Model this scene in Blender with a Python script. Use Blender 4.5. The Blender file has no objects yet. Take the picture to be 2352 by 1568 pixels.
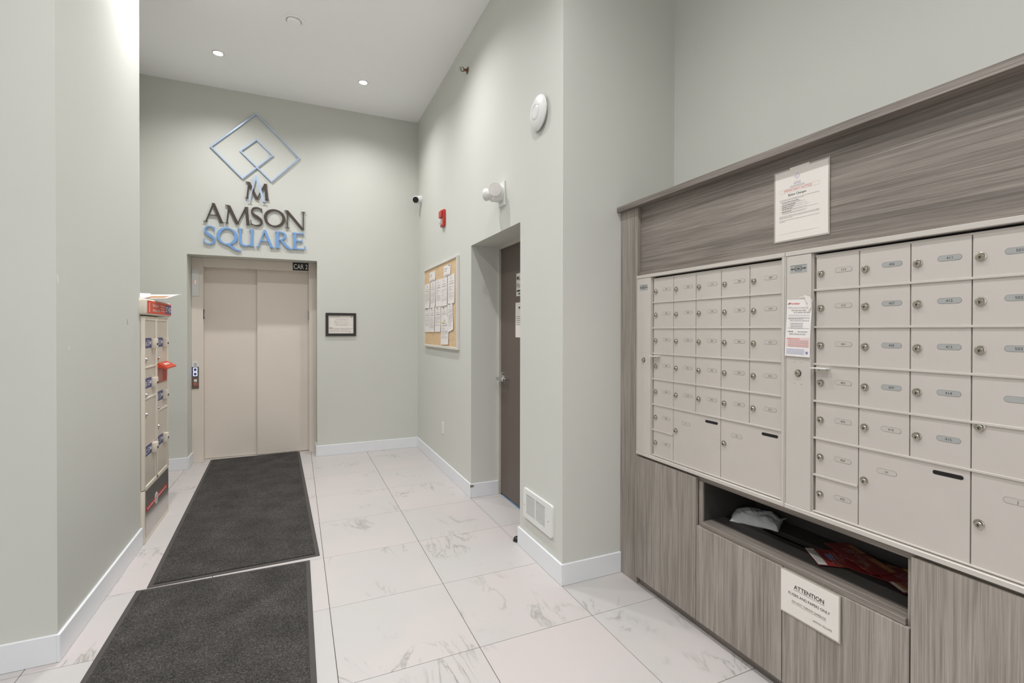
import bpy, bmesh, math, random
from mathutils import Matrix, Vector
random.seed(7)
PI = math.pi
S = bpy.context.scene
COL = S.collection

# ------------------------------------------------------------------ camera
def cam_axes(yaw, pitch, roll):
    fw = Vector((math.sin(yaw)*math.cos(pitch), math.cos(yaw)*math.cos(pitch), math.sin(pitch)))
    rt = Vector((math.cos(yaw), -math.sin(yaw), 0)); up = rt.cross(fw)
    return (math.cos(roll)*rt + math.sin(roll)*up, -math.sin(roll)*rt + math.cos(roll)*up, fw)
rt, up, fw = cam_axes(math.radians(24.045), math.radians(-0.341), math.radians(0.068))
cd = bpy.data.cameras.new('camera'); cam = bpy.data.objects.new('camera', cd); COL.objects.link(cam)
cd.sensor_fit = 'HORIZONTAL'; cd.sensor_width = 36; cd.lens = 1110.41/2352*36
cd.shift_x = 0; cd.shift_y = -(784-764.82)/2352
cd.clip_start = 0.05; cd.clip_end = 100
cam.matrix_world = Matrix(((rt.x, up.x, -fw.x, 0), (rt.y, up.y, -fw.y, 0), (rt.z, up.z, -fw.z, 1.45), (0, 0, 0, 1)))
S.camera = cam

# ------------------------------------------------------------------ world, exposure
CEIL = 4.02
W = bpy.data.worlds.new('daylight'); S.world = W; W.use_nodes = True
bg = W.node_tree.nodes['Background']; bg.inputs[0].default_value = (0.97, 0.985, 1.0, 1); bg.inputs[1].default_value = 1.0
S.view_settings.view_transform = 'Standard'; S.view_settings.look = 'None'
S.view_settings.gamma = 1; S.view_settings.use_curve_mapping = False
S.view_settings.exposure = 0.44
SPOT_W = 80
SPOT_COL = (0.99, 0.99, 1.0)

# ------------------------------------------------------------------ helpers
def lin(c):
    return c/12.92 if c <= 0.04045 else ((c+0.055)/1.055)**2.4
def rgb(r, g, b):
    return (lin(r/255), lin(g/255), lin(b/255), 1)

def newmat(name):
    m = bpy.data.materials.new(name); m.use_nodes = True
    nt = m.node_tree; return m, nt, nt.nodes['Principled BSDF']
def N(nt, t, **kw):
    n = nt.nodes.new(t)
    for k, v in kw.items():
        if k in n.inputs: n.inputs[k].default_value = v
        else: setattr(n, k, v)
    return n
def ramp(nt, stops):
    n = nt.nodes.new('ShaderNodeValToRGB'); cr = n.color_ramp
    while len(cr.elements) < len(stops): cr.elements.new(0.5)
    for e, (p, c) in zip(cr.elements, stops): e.position = p; e.color = c
    return n
def mat(name, c, rough=0.5, metal=0.0, var=0.04, scale=6.0, bump=0.0, bscale=200.0, emit=None, estr=0, spec=0.5, alpha=None):
    m, nt, p = newmat(name)
    tc = N(nt, 'ShaderNodeTexCoord')
    no = N(nt, 'ShaderNodeTexNoise', Scale=scale, Detail=4.0)
    nt.links.new(tc.outputs['Object'], no.inputs['Vector'])
    lo = tuple(x*(1-var) for x in c[:3])+(1,); hi = tuple(min(1, x*(1+var)) for x in c[:3])+(1,)
    r = ramp(nt, [(0.3, lo), (0.7, hi)])
    nt.links.new(no.outputs['Fac'], r.inputs['Fac']); nt.links.new(r.outputs['Color'], p.inputs['Base Color'])
    p.inputs['Roughness'].default_value = rough; p.inputs['Metallic'].default_value = metal
    p.inputs['Specular IOR Level'].default_value = spec
    if bump:
        nb = N(nt, 'ShaderNodeTexNoise', Scale=bscale, Detail=2.0); b = N(nt, 'ShaderNodeBump', Strength=bump, Distance=0.002)
        nt.links.new(tc.outputs['Object'], nb.inputs['Vector'])
        nt.links.new(nb.outputs['Fac'], b.inputs['Height']); nt.links.new(b.outputs['Normal'], p.inputs['Normal'])
    if emit: p.inputs['Emission Color'].default_value = emit; p.inputs['Emission Strength'].default_value = estr
    return m

def wood(name, horizontal, seedoff=0.0, lo=(124, 116, 108), hi=(166, 157, 148)):
    m, nt, p = newmat(name)
    tc = N(nt, 'ShaderNodeTexCoord'); oi = N(nt, 'ShaderNodeObjectInfo')
    off = N(nt, 'ShaderNodeMath', operation='MULTIPLY'); off.inputs[1].default_value = 37.0
    nt.links.new(oi.outputs['Random'], off.inputs[0])
    add = N(nt, 'ShaderNodeVectorMath', operation='ADD'); nt.links.new(tc.outputs['Object'], add.inputs[0])
    nt.links.new(off.outputs[0], add.inputs[1])
    def grain(sa, sb, det, dist):
        mp = N(nt, 'ShaderNodeMapping'); mp.inputs['Scale'].default_value = (sa, sb, sb) if horizontal else (sb, sa, sb)
        nt.links.new(add.outputs[0], mp.inputs['Vector'])
        n = N(nt, 'ShaderNodeTexNoise', Scale=1.0, Detail=det, Distortion=dist); n.inputs['Roughness'].default_value = 0.6
        nt.links.new(mp.outputs[0], n.inputs['Vector']); return n
    broad = grain(0.9, 11.0, 3.0, 0.25); fine = grain(5.0, 320.0, 3.0, 0.2); mid = grain(1.8, 95.0, 4.0, 0.5)
    r1 = ramp(nt, [(0.3, (0.0, 0.0, 0.0, 1)), (0.7, (1, 1, 1, 1))]); nt.links.new(broad.outputs['Fac'], r1.inputs['Fac'])
    r2 = ramp(nt, [(0.35, (0, 0, 0, 1)), (0.68, (1, 1, 1, 1))]); nt.links.new(fine.outputs['Fac'], r2.inputs['Fac'])
    r3 = ramp(nt, [(0.32, (0, 0, 0, 1)), (0.62, (1, 1, 1, 1))]); nt.links.new(mid.outputs['Fac'], r3.inputs['Fac'])
    a1 = N(nt, 'ShaderNodeMath', operation='MULTIPLY'); a1.inputs[1].default_value = 0.34; nt.links.new(r1.outputs[0], a1.inputs[0])
    a2 = N(nt, 'ShaderNodeMath', operation='MULTIPLY_ADD'); a2.inputs[1].default_value = 0.32; nt.links.new(r2.outputs[0], a2.inputs[0]); nt.links.new(a1.outputs[0], a2.inputs[2])
    a3 = N(nt, 'ShaderNodeMath', operation='MULTIPLY_ADD'); a3.inputs[1].default_value = 0.34; nt.links.new(r3.outputs[0], a3.inputs[0]); nt.links.new(a2.outputs[0], a3.inputs[2])
    mid_c = tuple((a+b)/2 for a, b in zip(lo, hi))
    dark = tuple(a*0.84 for a in lo)
    rc = ramp(nt, [(0.05, rgb(*dark)), (0.35, rgb(*lo)), (0.6, rgb(*mid_c)), (0.95, rgb(*hi))])
    nt.links.new(a3.outputs[0], rc.inputs['Fac']); nt.links.new(rc.outputs[0], p.inputs['Base Color'])
    p.inputs['Roughness'].default_value = 0.5
    b = N(nt, 'ShaderNodeBump', Strength=0.25, Distance=0.001); nt.links.new(r2.outputs[0], b.inputs['Height']); nt.links.new(b.outputs['Normal'], p.inputs['Normal'])
    return m

def marble(name):
    m, nt, p = newmat(name)
    tc = N(nt, 'ShaderNodeTexCoord'); oi = N(nt, 'ShaderNodeObjectInfo')
    off = N(nt, 'ShaderNodeMath', operation='MULTIPLY'); off.inputs[1].default_value = 91.0
    nt.links.new(oi.outputs['Random'], off.inputs[0])
    add = N(nt, 'ShaderNodeVectorMath', operation='ADD')
    nt.links.new(tc.outputs['Object'], add.inputs[0]); nt.links.new(off.outputs[0], add.inputs[1])
    mp = N(nt, 'ShaderNodeMapping'); mp.inputs['Rotation'].default_value = (0, 0, math.radians(-28)); mp.inputs['Scale'].default_value = (2.6, 1.0, 1.0)
    nt.links.new(add.outputs[0], mp.inputs['Vector'])
    n1 = N(nt, 'ShaderNodeTexNoise', Scale=1.7, Detail=7.0, Distortion=1.3); n1.inputs['Roughness'].default_value = 0.58
    nt.links.new(mp.outputs[0], n1.inputs['Vector'])
    r1 = ramp(nt, [(0.475, (0, 0, 0, 1)), (0.5, (1, 1, 1, 1)), (0.525, (0, 0, 0, 1))]); nt.links.new(n1.outputs['Fac'], r1.inputs['Fac'])
    n2 = N(nt, 'ShaderNodeTexNoise', Scale=2.3, Detail=3.0); nt.links.new(add.outputs[0], n2.inputs['Vector'])
    r2 = ramp(nt, [(0.555, (0, 0, 0, 1)), (0.70, (1, 1, 1, 1))]); nt.links.new(n2.outputs['Fac'], r2.inputs['Fac'])
    mu = N(nt, 'ShaderNodeMath', operation='MULTIPLY'); nt.links.new(r1.outputs[0], mu.inputs[0]); nt.links.new(r2.outputs[0], mu.inputs[1])
    # soft grey clouding beside the veins
    r4 = ramp(nt, [(0.44, (0, 0, 0, 1)), (0.5, (1, 1, 1, 1)), (0.58, (0, 0, 0, 1))]); nt.links.new(n1.outputs['Fac'], r4.inputs['Fac'])
    mu2 = N(nt, 'ShaderNodeMath', operation='MULTIPLY'); nt.links.new(r4.outputs[0], mu2.inputs[0]); nt.links.new(r2.outputs[0], mu2.inputs[1])
    mu3 = N(nt, 'ShaderNodeMath', operation='MULTIPLY'); mu3.inputs[1].default_value = 0.35; nt.links.new(mu2.outputs[0], mu3.inputs[0])
    n3 = N(nt, 'ShaderNodeTexNoise', Scale=1.4, Detail=2.0); nt.links.new(add.outputs[0], n3.inputs['Vector'])
    r3 = ramp(nt, [(0.35, rgb(*TILE_A)), (0.65, rgb(*TILE_B))]); nt.links.new(n3.outputs['Fac'], r3.inputs['Fac'])
    mx0 = N(nt, 'ShaderNodeMix', data_type='RGBA'); nt.links.new(mu3.outputs[0], mx0.inputs[0]); nt.links.new(r3.outputs[0], mx0.inputs[6]); mx0.inputs[7].default_value = rgb(178, 180, 176)
    mx = N(nt, 'ShaderNodeMix', data_type='RGBA'); nt.links.new(mu.outputs[0], mx.inputs[0]); nt.links.new(mx0.outputs[2], mx.inputs[6]); mx.inputs[7].default_value = rgb(150, 147, 139)
    nt.links.new(mx.outputs[2], p.inputs['Base Color'])
    p.inputs['Roughness'].default_value = 0.38; p.inputs['Specular IOR Level'].default_value = 0.35
    return m

def carpet(name):
    m, nt, p = newmat(name)
    tc = N(nt, 'ShaderNodeTexCoord')
    v = N(nt, 'ShaderNodeTexVoronoi', Scale=210.0); nt.links.new(tc.outputs['Object'], v.inputs['Vector'])
    n = N(nt, 'ShaderNodeTexNoise', Scale=160.0, Detail=3.0); nt.links.new(tc.outputs['Object'], n.inputs['Vector'])
    big = N(nt, 'ShaderNodeTexNoise', Scale=5.0, Detail=3.0); nt.links.new(tc.outputs['Object'], big.inputs['Vector'])
    wv = N(nt, 'ShaderNodeTexWave', Scale=24.0, Distortion=9.0); wv.bands_direction = 'Y'; wv.inputs['Detail Scale'].default_value = 6.0
    nt.links.new(tc.outputs['Object'], wv.inputs['Vector'])
    ma = N(nt, 'ShaderNodeMath', operation='MULTIPLY_ADD'); ma.inputs[1].default_value = 0.17; nt.links.new(wv.outputs['Fac'], ma.inputs[0]); nt.links.new(n.outputs['Fac'], ma.inputs[2])
    mb = N(nt, 'ShaderNodeMath', operation='MULTIPLY_ADD'); mb.inputs[1].default_value = 0.35; nt.links.new(big.outputs['Fac'], mb.inputs[0]); nt.links.new(ma.outputs[0], mb.inputs[2])
    r = ramp(nt, [(0.52, rgb(42, 41, 40)), (0.74, rgb(66, 64, 62)), (0.9, rgb(84, 81, 78)), (1.0, rgb(104, 100, 95))])
    nt.links.new(mb.outputs[0], r.inputs['Fac']); nt.links.new(r.outputs[0], p.inputs['Base Color'])
    p.inputs['Roughness'].default_value = 0.95; p.inputs['Specular IOR Level'].default_value = 0.1
    b = N(nt, 'ShaderNodeBump', Strength=0.9, Distance=0.004); nt.links.new(ma.outputs[0], b.inputs['Height']); nt.links.new(b.outputs['Normal'], p.inputs['Normal'])
    return m

def flyer_mat(name):
    m, nt, p = newmat(name)
    tc = N(nt, 'ShaderNodeTexCoord')
    n = N(nt, 'ShaderNodeTexNoise', Scale=9.0, Detail=3.0, Distortion=0.8); nt.links.new(tc.outputs['Object'], n.inputs['Vector'])
    r = ramp(nt, [(0.0, rgb(122, 44, 44)), (0.48, rgb(150, 54, 54)), (0.57, rgb(160, 72, 62)), (0.62, rgb(176, 134, 100)), (0.68, rgb(138, 52, 52))])
    nt.links.new(n.outputs['Fac'], r.inputs['Fac']); nt.links.new(r.outputs[0], p.inputs['Base Color'])
    p.inputs['Roughness'].default_value = 0.3
    return m

TILE_A, TILE_B = (193, 190, 187), (200, 192, 190)
M = {}
M['paint'] = mat('wall_paint', rgb(209, 209.5, 202.5), 0.62, var=0.012, scale=1.3, bump=0.06, bscale=320, spec=0.25)
M['ceil'] = mat('ceiling_paint', rgb(250, 250, 250), 0.75, var=0.01, spec=0.2)
M['trim'] = mat('white_trim', rgb(231, 233, 236), 0.4, var=0.012, scale=3)
M['grout'] = mat('grout', rgb(112, 102, 94), 0.9)
M['tile'] = marble('marble_tile')
M['carpet'] = carpet('mat_carpet')
M['rubber'] = mat('mat_rubber', rgb(72, 68, 66), 0.75, var=0.06)
M['woodh'] = wood('wood_horizontal', True, lo=(114, 106, 99), hi=(158, 149, 140))
M['woodv'] = wood('wood_vertical', False, lo=(134, 126, 118), hi=(176, 168, 158))
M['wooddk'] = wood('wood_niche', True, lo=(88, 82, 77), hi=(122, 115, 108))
M['niche'] = mat('niche_painted_shade', rgb(66, 63, 60), 0.55, var=0.08, scale=12)  # shade inside the niche put into a near-black colour
M['elev'] = mat('elevator_steel', rgb(226, 216, 205), 0.42, metal=0.0, var=0.02, scale=2.0, bump=0.05, bscale=500)
M['alu'] = mat('mailbox_aluminium', rgb(208, 202, 195), 0.42, metal=0.25, var=0.015, scale=4.0)
M['alud'] = mat('mailbox_door_aluminium', rgb(205, 198, 191), 0.45, metal=0.22, var=0.025, scale=5.0, bump=0.03)
M['plate'] = mat('plate_pale', rgb(200, 194, 187), 0.3, metal=0.2)
M['plateg'] = mat('plate_grey', rgb(172, 173, 172), 0.3, metal=0.15)
M['ink'] = mat('ink', rgb(52, 50, 48), 0.7)
M['inkg'] = mat('ink_grey', rgb(146, 142, 140), 0.7)
M['inkl'] = mat('ink_light', rgb(178, 172, 168), 0.7)
M['inkr'] = mat('ink_red', rgb(216, 116, 104), 0.7)
M['inkb'] = mat('ink_blue', rgb(128, 136, 186), 0.7)
M['inkp'] = mat('ink_pink', rgb(226, 201, 197), 0.7)
M['outline'] = mat('plate_outline', rgb(134, 128, 122), 0.6)
M['nickel'] = mat('nickel', rgb(190, 184, 172), 0.25, metal=0.9)
M['chrome'] = mat('satin_chrome', rgb(205, 203, 200), 0.22, metal=0.95)
M['black'] = mat('black_plastic', rgb(26, 25, 24), 0.45)
M['void'] = mat('dark_interior', rgb(24, 23, 22), 0.9)
M['paper'] = mat('paper', rgb(228, 222, 215), 0.8, var=0.012, scale=8)
M['paperw'] = mat('paper_white', rgb(232, 227, 224), 0.8, var=0.015, scale=8)
M['laminate'] = mat('laminate_edge', rgb(176, 170, 162), 0.2)
M['white'] = mat('white_plastic', rgb(226, 226, 223), 0.35, var=0.01)
M['cork'] = mat('cork', rgb(216, 187, 148), 0.9, var=0.08, scale=30, bump=0.3, bscale=150)
M['corkframe'] = mat('cork_frame', rgb(216, 213, 207), 0.4, metal=0.0)
M['brown'] = mat('brown_door_paint', rgb(100, 89, 81), 0.45, var=0.03, scale=60, bump=0.05)
M['jamb'] = mat('jamb_paint', rgb(198, 194, 184), 0.5)
M['letterdk'] = mat('letter_brown', rgb(78, 68, 62), 0.4, metal=0.2)
M['letterbl'] = mat('letter_blue', rgb(122, 166, 220), 0.4, metal=0.1)
M['letterlb'] = mat('letter_pale_blue', rgb(180, 200, 228), 0.3, metal=0.12)
M['red'] = mat('alarm_red', rgb(190, 52, 44), 0.35)
M['orange'] = mat('sign_orange_red', rgb(214, 76, 46), 0.5)
M['redbright'] = mat('slot_red', rgb(200, 40, 36), 0.5)
M['redpale'] = mat('slot_pale_red', rgb(196, 104, 86), 0.5)
M['navy'] = mat('sticker_navy', rgb(72, 72, 122), 0.5)
M['cream'] = mat('locker_cream', rgb(224, 215, 200), 0.4, var=0.015)
M['lockdoor'] = mat('locker_door', rgb(208, 198, 185), 0.38, metal=0.1, var=0.02)
M['lockbase'] = mat('locker_base_steel', rgb(186, 180, 174), 0.14, metal=0.75)
M['brass'] = mat('sprinkler_brass', rgb(128, 98, 84), 0.35, metal=0.8)
M['glasslens'] = mat('clear_lens', rgb(226, 222, 218), 0.15)
M['lamp'] = mat('lamp_glow', (1, 1, 1, 1), 0.5, emit=(1, 0.975, 0.94, 1), estr=14.0)
M['litblue'] = mat('button_blue_glow', rgb(150, 165, 240), 0.4, emit=(0.45, 0.55, 1, 1), estr=1.6)
M['litred'] = mat('indicator_red_glow', rgb(240, 120, 110), 0.4, emit=(1, 0.22, 0.2, 1), estr=0.8)
M['panelgrey'] = mat('call_plate_grey', rgb(104, 98, 94), 0.35, metal=0.5)
M['panelbrown'] = mat('call_plate_brown', rgb(122, 106, 96), 0.35, metal=0.5)
M['bag'] = mat('poly_mailer', rgb(230, 232, 233), 0.35, var=0.05, scale=20)
M['flyer'] = flyer_mat('flyer_red')
M['flyerorange'] = mat('flyer_tan', rgb(196, 140, 92), 0.35, var=0.25, scale=20)
M['flyeryellow'] = mat('flyer_yellow', rgb(226, 204, 80), 0.35)
M['flyertext'] = mat('flyer_text', rgb(188, 150, 146), 0.4)
M['tape'] = mat('clear_tape', rgb(222, 217, 211), 0.2)
M['highlight'] = mat('highlighter', rgb(232, 216, 96), 0.7)
M['blueprotect'] = mat('blue_film', rgb(90, 140, 180), 0.4)
M['chip'] = mat('chipped_plaster', rgb(236, 236, 230), 0.8)
M['scuff'] = mat('scuff_mark', rgb(130, 130, 124), 0.8)
M['alarmwhite'] = mat('alarm_lettering', rgb(240, 214, 206), 0.5)
M['frameblk'] = mat('frame_black', rgb(48, 46, 43), 0.4)

class B:
    """collects shapes for ONE mesh"""
    def __init__(s): s.bm = bmesh.new()
    def _tag(s, before, m):
        for f in s.bm.faces:
            if f not in before: f.material_index = m
    def box(s, x0, x1, y0, y1, z0, z1, m=0, bev=0.0, seg=1):
        bm = s.bm
        co = [(x, y, z) for x in (x0, x1) for y in (y0, y1) for z in (z0, z1)]
        v = [bm.verts.new(c) for c in co]
        idx = [(0, 1, 3, 2), (4, 6, 7, 5), (0, 4, 5, 1), (2, 3, 7, 6), (0, 2, 6, 4), (1, 5, 7, 3)]
        fs = [bm.faces.new([v[i] for i in q]) for q in idx]
        for f in fs: f.material_index = m
        if bev:
            es = list({e for f in fs for e in f.edges})
            r = bmesh.ops.bevel(bm, geom=es, offset=bev, segments=seg, affect='EDGES', profile=0.5)
            for f in r['faces']: f.material_index = m
        return s
    def cyl(s, p0, p1, r0, r1=None, seg=20, m=0, caps=True):
        r1 = r0 if r1 is None else r1
        p0 = Vector(p0); p1 = Vector(p1); d = (p1-p0).normalized()
        a = d.orthogonal().normalized(); b = d.cross(a)
        A, C = [], []
        for i in range(seg):
            t = 2*PI*i/seg; o = a*math.cos(t)+b*math.sin(t)
            A.append(s.bm.verts.new(p0+o*r0)); C.append(s.bm.verts.new(p1+o*r1))
        for i in range(seg):
            j = (i+1) % seg
            f = s.bm.faces.new((A[i], A[j], C[j], C[i])); f.material_index = m; f.smooth = True
        if caps:
            if r0 > 1e-6: s.bm.faces.new(A[::-1]).material_index = m
            if r1 > 1e-6: s.bm.faces.new(C).material_index = m
        return s
    def lathe(s, prof, o=(0, 0, 0), ax=(0, 0, 1), seg=32, m=0):
        o = Vector(o); d = Vector(ax).normalized(); a = d.orthogonal().normalized(); b = d.cross(a)
        rings = []
        for r, h in prof:
            if r < 1e-6: rings.append([s.bm.verts.new(o+d*h)])
            else: rings.append([s.bm.verts.new(o+d*h+(a*math.cos(2*PI*i/seg)+b*math.sin(2*PI*i/seg))*r) for i in range(seg)])
        for R0, R1 in zip(rings, rings[1:]):
            for i in range(seg):
                j = (i+1) % seg
                vs = [R0[i % len(R0)], R0[j % len(R0)], R1[j % len(R1)], R1[i % len(R1)]]
                u = []
                for v in vs:
                    if v not in u: u.append(v)
                if len(u) >= 3:
                    f = s.bm.faces.new(u); f.material_index = m; f.smooth = True
        return s
    def ball(s, c, rx, ry=None, rz=None, m=0, seg=20, rings=12):
        ry = ry or rx; rz = rz or rx
        r = bmesh.ops.create_uvsphere(s.bm, u_segments=seg, v_segments=rings, radius=1, matrix=Matrix.Translation(c) @ Matrix.Diagonal((rx, ry, rz, 1)))
        for f in {f for v in r['verts'] for f in v.link_faces}: f.material_index = m; f.smooth = True
        return s
    def prism(s, pts, z0, z1, m=0):
        lo = [s.bm.verts.new((x, y, z0)) for x, y in pts]; hi = [s.bm.verts.new((x, y, z1)) for x, y in pts]
        n = len(pts)
        f = s.bm.faces.new(hi); f.material_index = m
        f = s.bm.faces.new(lo[::-1]); f.material_index = m
        for i in range(n):
            j = (i+1) % n
            s.bm.faces.new((lo[i], lo[j], hi[j], hi[i])).material_index = m
        return s
    def quad(s, pts, m=0):
        s.bm.faces.new([s.bm.verts.new(p) for p in pts]).material_index = m; return s
    def ribbon(s, pts, ws, z0, z1, m=0, closed=False):
        """variable-width stroke in the xy plane, extruded"""
        n = len(pts); L, R = [], []
        for i in range(n):
            if closed: a, b = pts[i-1], pts[(i+1) % n]
            else: a, b = pts[max(i-1, 0)], pts[min(i+1, n-1)]
            dx, dy = b[0]-a[0], b[1]-a[1]; l = math.hypot(dx, dy) or 1
            nx, ny = -dy/l, dx/l; w = ws[i]/2
            L.append((pts[i][0]+nx*w, pts[i][1]+ny*w)); R.append((pts[i][0]-nx*w, pts[i][1]-ny*w))
        V = lambda p, z: s.bm.verts.new((p[0], p[1], z))
        l0 = [V(p, z0) for p in L]; l1 = [V(p, z1) for p in L]; r0 = [V(p, z0) for p in R]; r1 = [V(p, z1) for p in R]
        rng = range(n) if closed else range(n-1)
        for i in rng:
            j = (i+1) % n
            for q in ((l1[i], r1[i], r1[j], l1[j]), (l0[j], r0[j], r0[i], l0[i]), (l0[i], l1[i], l1[j], l0[j]), (r0[j], r1[j], r1[i], r0[i])):
                s.bm.faces.new(q).material_index = m
        if not closed:
            s.bm.faces.new((l0[0], r0[0], r1[0], l1[0])).material_index = m
            s.bm.faces.new((l0[-1], l1[-1], r1[-1], r0[-1])).material_index = m
        return s
    def text(s, body, x, y, z, size, m=0, align='CENTER', bold=0.0, sx=1.0, fn=None):
        vs, fs, w = text_data(body, size, bold)
        ox = x - (w*sx/2 if align == 'CENTER' else (w*sx if align == 'RIGHT' else 0))
        V = []
        for a, b in vs:
            px, py = ox+a*sx, y+b
            V.append(s.bm.verts.new((px, py, z + (fn(px, py) if fn else 0))))
        for f in fs:
            try: s.bm.faces.new([V[i] for i in f]).material_index = m
            except ValueError: pass
        return s
    def build(s, name, mats, parent=None, smooth=None, loc=None):
        me = bpy.data.meshes.new(name); 
        if smooth: 
            for f in s.bm.faces: f.smooth = True
        bmesh.ops.recalc_face_normals(s.bm, faces=[f for f in s.bm.faces if len(f.verts) and f.calc_area() > 0]) if smooth != 'keep' else None
        s.bm.to_mesh(me); s.bm.free()
        if not isinstance(mats, (list, tuple)): mats = [mats]
        for m in mats: me.materials.append(M[m])
        if smooth: me.set_sharp_from_angle(angle=math.radians(38))
        return link(name, me, parent, loc)
def link(name, me, parent=None, loc=None):
    o = bpy.data.objects.new(name, me); COL.objects.link(o)
    if parent: o.parent = parent
    if loc: o.location = loc
    return o
_tc = {}
def text_data(body, size, bold):
    k = (body, bold)
    if k not in _tc:
        cu = bpy.data.curves.new('t', 'FONT'); cu.body = body; cu.size = 1; cu.offset = bold; cu.resolution_u = 3
        ob = bpy.data.objects.new('t', cu); COL.objects.link(ob)
        me = bpy.data.meshes.new_from_object(ob)
        vs = [(v.co.x, v.co.y) for v in me.vertices]; fs = [tuple(p.vertices) for p in me.polygons]
        if not vs: vs = [(0, 0)]
        x0 = min(v[0] for v in vs); x1 = max(v[0] for v in vs)
        _tc[k] = ([(a-x0, b) for a, b in vs], fs, x1-x0)
        bpy.data.objects.remove(ob); bpy.data.curves.remove(cu); bpy.data.meshes.remove(me)
    vs, fs, w = _tc[k]
    return [(a*size, b*size) for a, b in vs], fs, w*size

AX = {'right': ((0, -1, 0), (0, 0, 1), (-1, 0, 0)), 'back': ((1, 0, 0), (0, 0, 1), (0, -1, 0)),
      'left': ((0, 1, 0), (0, 0, 1), (1, 0, 0)), 'up': ((1, 0, 0), (0, 1, 0), (0, 0, 1)), 'down': ((1, 0, 0), (0, -1, 0), (0, 0, -1))}
def fmat(face, loc, spin=0.0):
    x, y, z = AX[face]
    m = Matrix(((x[0], y[0], z[0], loc[0]), (x[1], y[1], z[1], loc[1]), (x[2], y[2], z[2], loc[2]), (0, 0, 0, 1)))
    return m @ Matrix.Rotation(spin, 4, 'Z')
def tag(o, label, cat, group=None):
    o['label'] = label; o['category'] = cat
    if group: o['group'] = group
    return o
def thing(name, label, cat, face='up', loc=(0, 0, 0), spin=0.0, group=None):
    o = bpy.data.objects.new(name, None); COL.objects.link(o); o.empty_display_size = 0.05
    o.matrix_world = fmat(face, loc, spin)
    return tag(o, label, cat, group)
def struct(o, label=None):
    o['kind'] = 'structure'
    if label: o['label'] = label
    return o

# ------------------------------------------------------------------ the room
BY = 5.972      # back wall face
RX = 1.381      # right wall face
LX = -0.956     # left pier face
MX = 2.19       # wall behind the mail cabinet
fl = B().box(-4.6, 2.3, -3.6, 6.6, -0.08, -0.011).build('floor', 'grout'); struct(fl, 'white marble tile floor')
tx0, ty0, tp = 0.157, 2.072, 0.6085
tb = B().box(-tp/2+.0014, tp/2-.0014, -tp/2+.0014, tp/2-.0014, -0.0112, 0.0, bev=0.0006)
tme = None
def blocked(cx, cy):
    h = tp/2
    if cx-h > MX or cy-h > 6.34: return True
    if cx-h > RX and cy-h > 3.962: return True
    if cx-h > 1.66 and cy-h > 2.38: return True
    if cx+h < -1.45 and cy-h > 2.735: return True
    if cx+h < LX and cy-h > 2.735 and cy+h < 3.975: return True
    if cy-h > BY and (cx-h > .218 or cx+h < -1.038): return True
    return False
for i in range(-7, 5):
    for j in range(-8, 8):
        cx = tx0+(i+.5)*tp; cy = ty0+(j+.5)*tp
        if cx < -4.3 or cy < -3.3 or blocked(cx, cy): continue
        if tme is None:
            o = tb.build('tile', 'tile', fl, loc=(cx, cy, 0)); tme = o.data
        else: link('tile', tme, fl, (cx, cy, 0))
struct(B().box(-4.6, 2.3, -3.6, 6.6, CEIL, CEIL+.1).build('ceiling', 'ceil'), 'smooth white ceiling')
# back wall around the elevator opening
b = B(); b.box(-1.6, -1.038, BY, 6.6, 0, CEIL); b.box(.218, 1.9, BY, 6.6, 0, CEIL); b.box(-1.038, .218, BY, 6.6, 2.24, CEIL); b.box(-1.038, .218, 6.36, 6.6, 0, 2.24)
struct(b.build('wall_back', 'paint'), 'grey-green painted end wall with the elevator opening')
b = B(); b.box(RX, 1.9, 3.962, BY, 0, CEIL); b.box(RX, 1.9, 2.96, 3.962, 2.18, CEIL); b.box(RX, 2.3, 2.388, 2.96, 0, CEIL); b.box(1.72, 1.9, 2.96, 3.962, 0, 2.18)
struct(b.build('wall_right', 'paint'), 'grey-green painted side wall with a deep door recess')
struct(B().box(MX, 2.3, -.5, 2.388, 0, CEIL).build('wall_mailroom', 'paint'), 'grey-green wall above and behind the mail cabinet')
wl = struct(B().box(-4.6, LX, 2.735, 3.975, 0, CEIL).build('wall_left', 'paint'), 'grey-green painted pier at the left')
struct(B().box(-1.6, -1.45, 3.975, BY, 0, CEIL).build('wall_recess', 'paint'), 'wall behind the parcel locker')
# chips and scuffs in the paint of the pier
def flake(pts, t, m, n='paint_chip'):
    B().prism(pts, 0, t).build(n, m, wl).matrix_world = fmat('left', (LX, 0, 0))
flake([(3.706, 1.475), (3.716, 1.462), (3.724, 1.468), (3.718, 1.48), (3.709, 1.488)], .0008, 'chip')
flake([(3.7, 1.515), (3.703, 1.514), (3.717, 1.478), (3.712, 1.475)], .0009, 'scuff', 'scuff')
flake([(2.745, 1.69), (2.752, 1.692), (2.755, 1.66), (2.748, 1.657)], .0008, 'chip')
flake([(2.86, 1.372), (2.868, 1.374), (2.87, 1.36), (2.862, 1.358)], .0008, 'chip')
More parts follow.
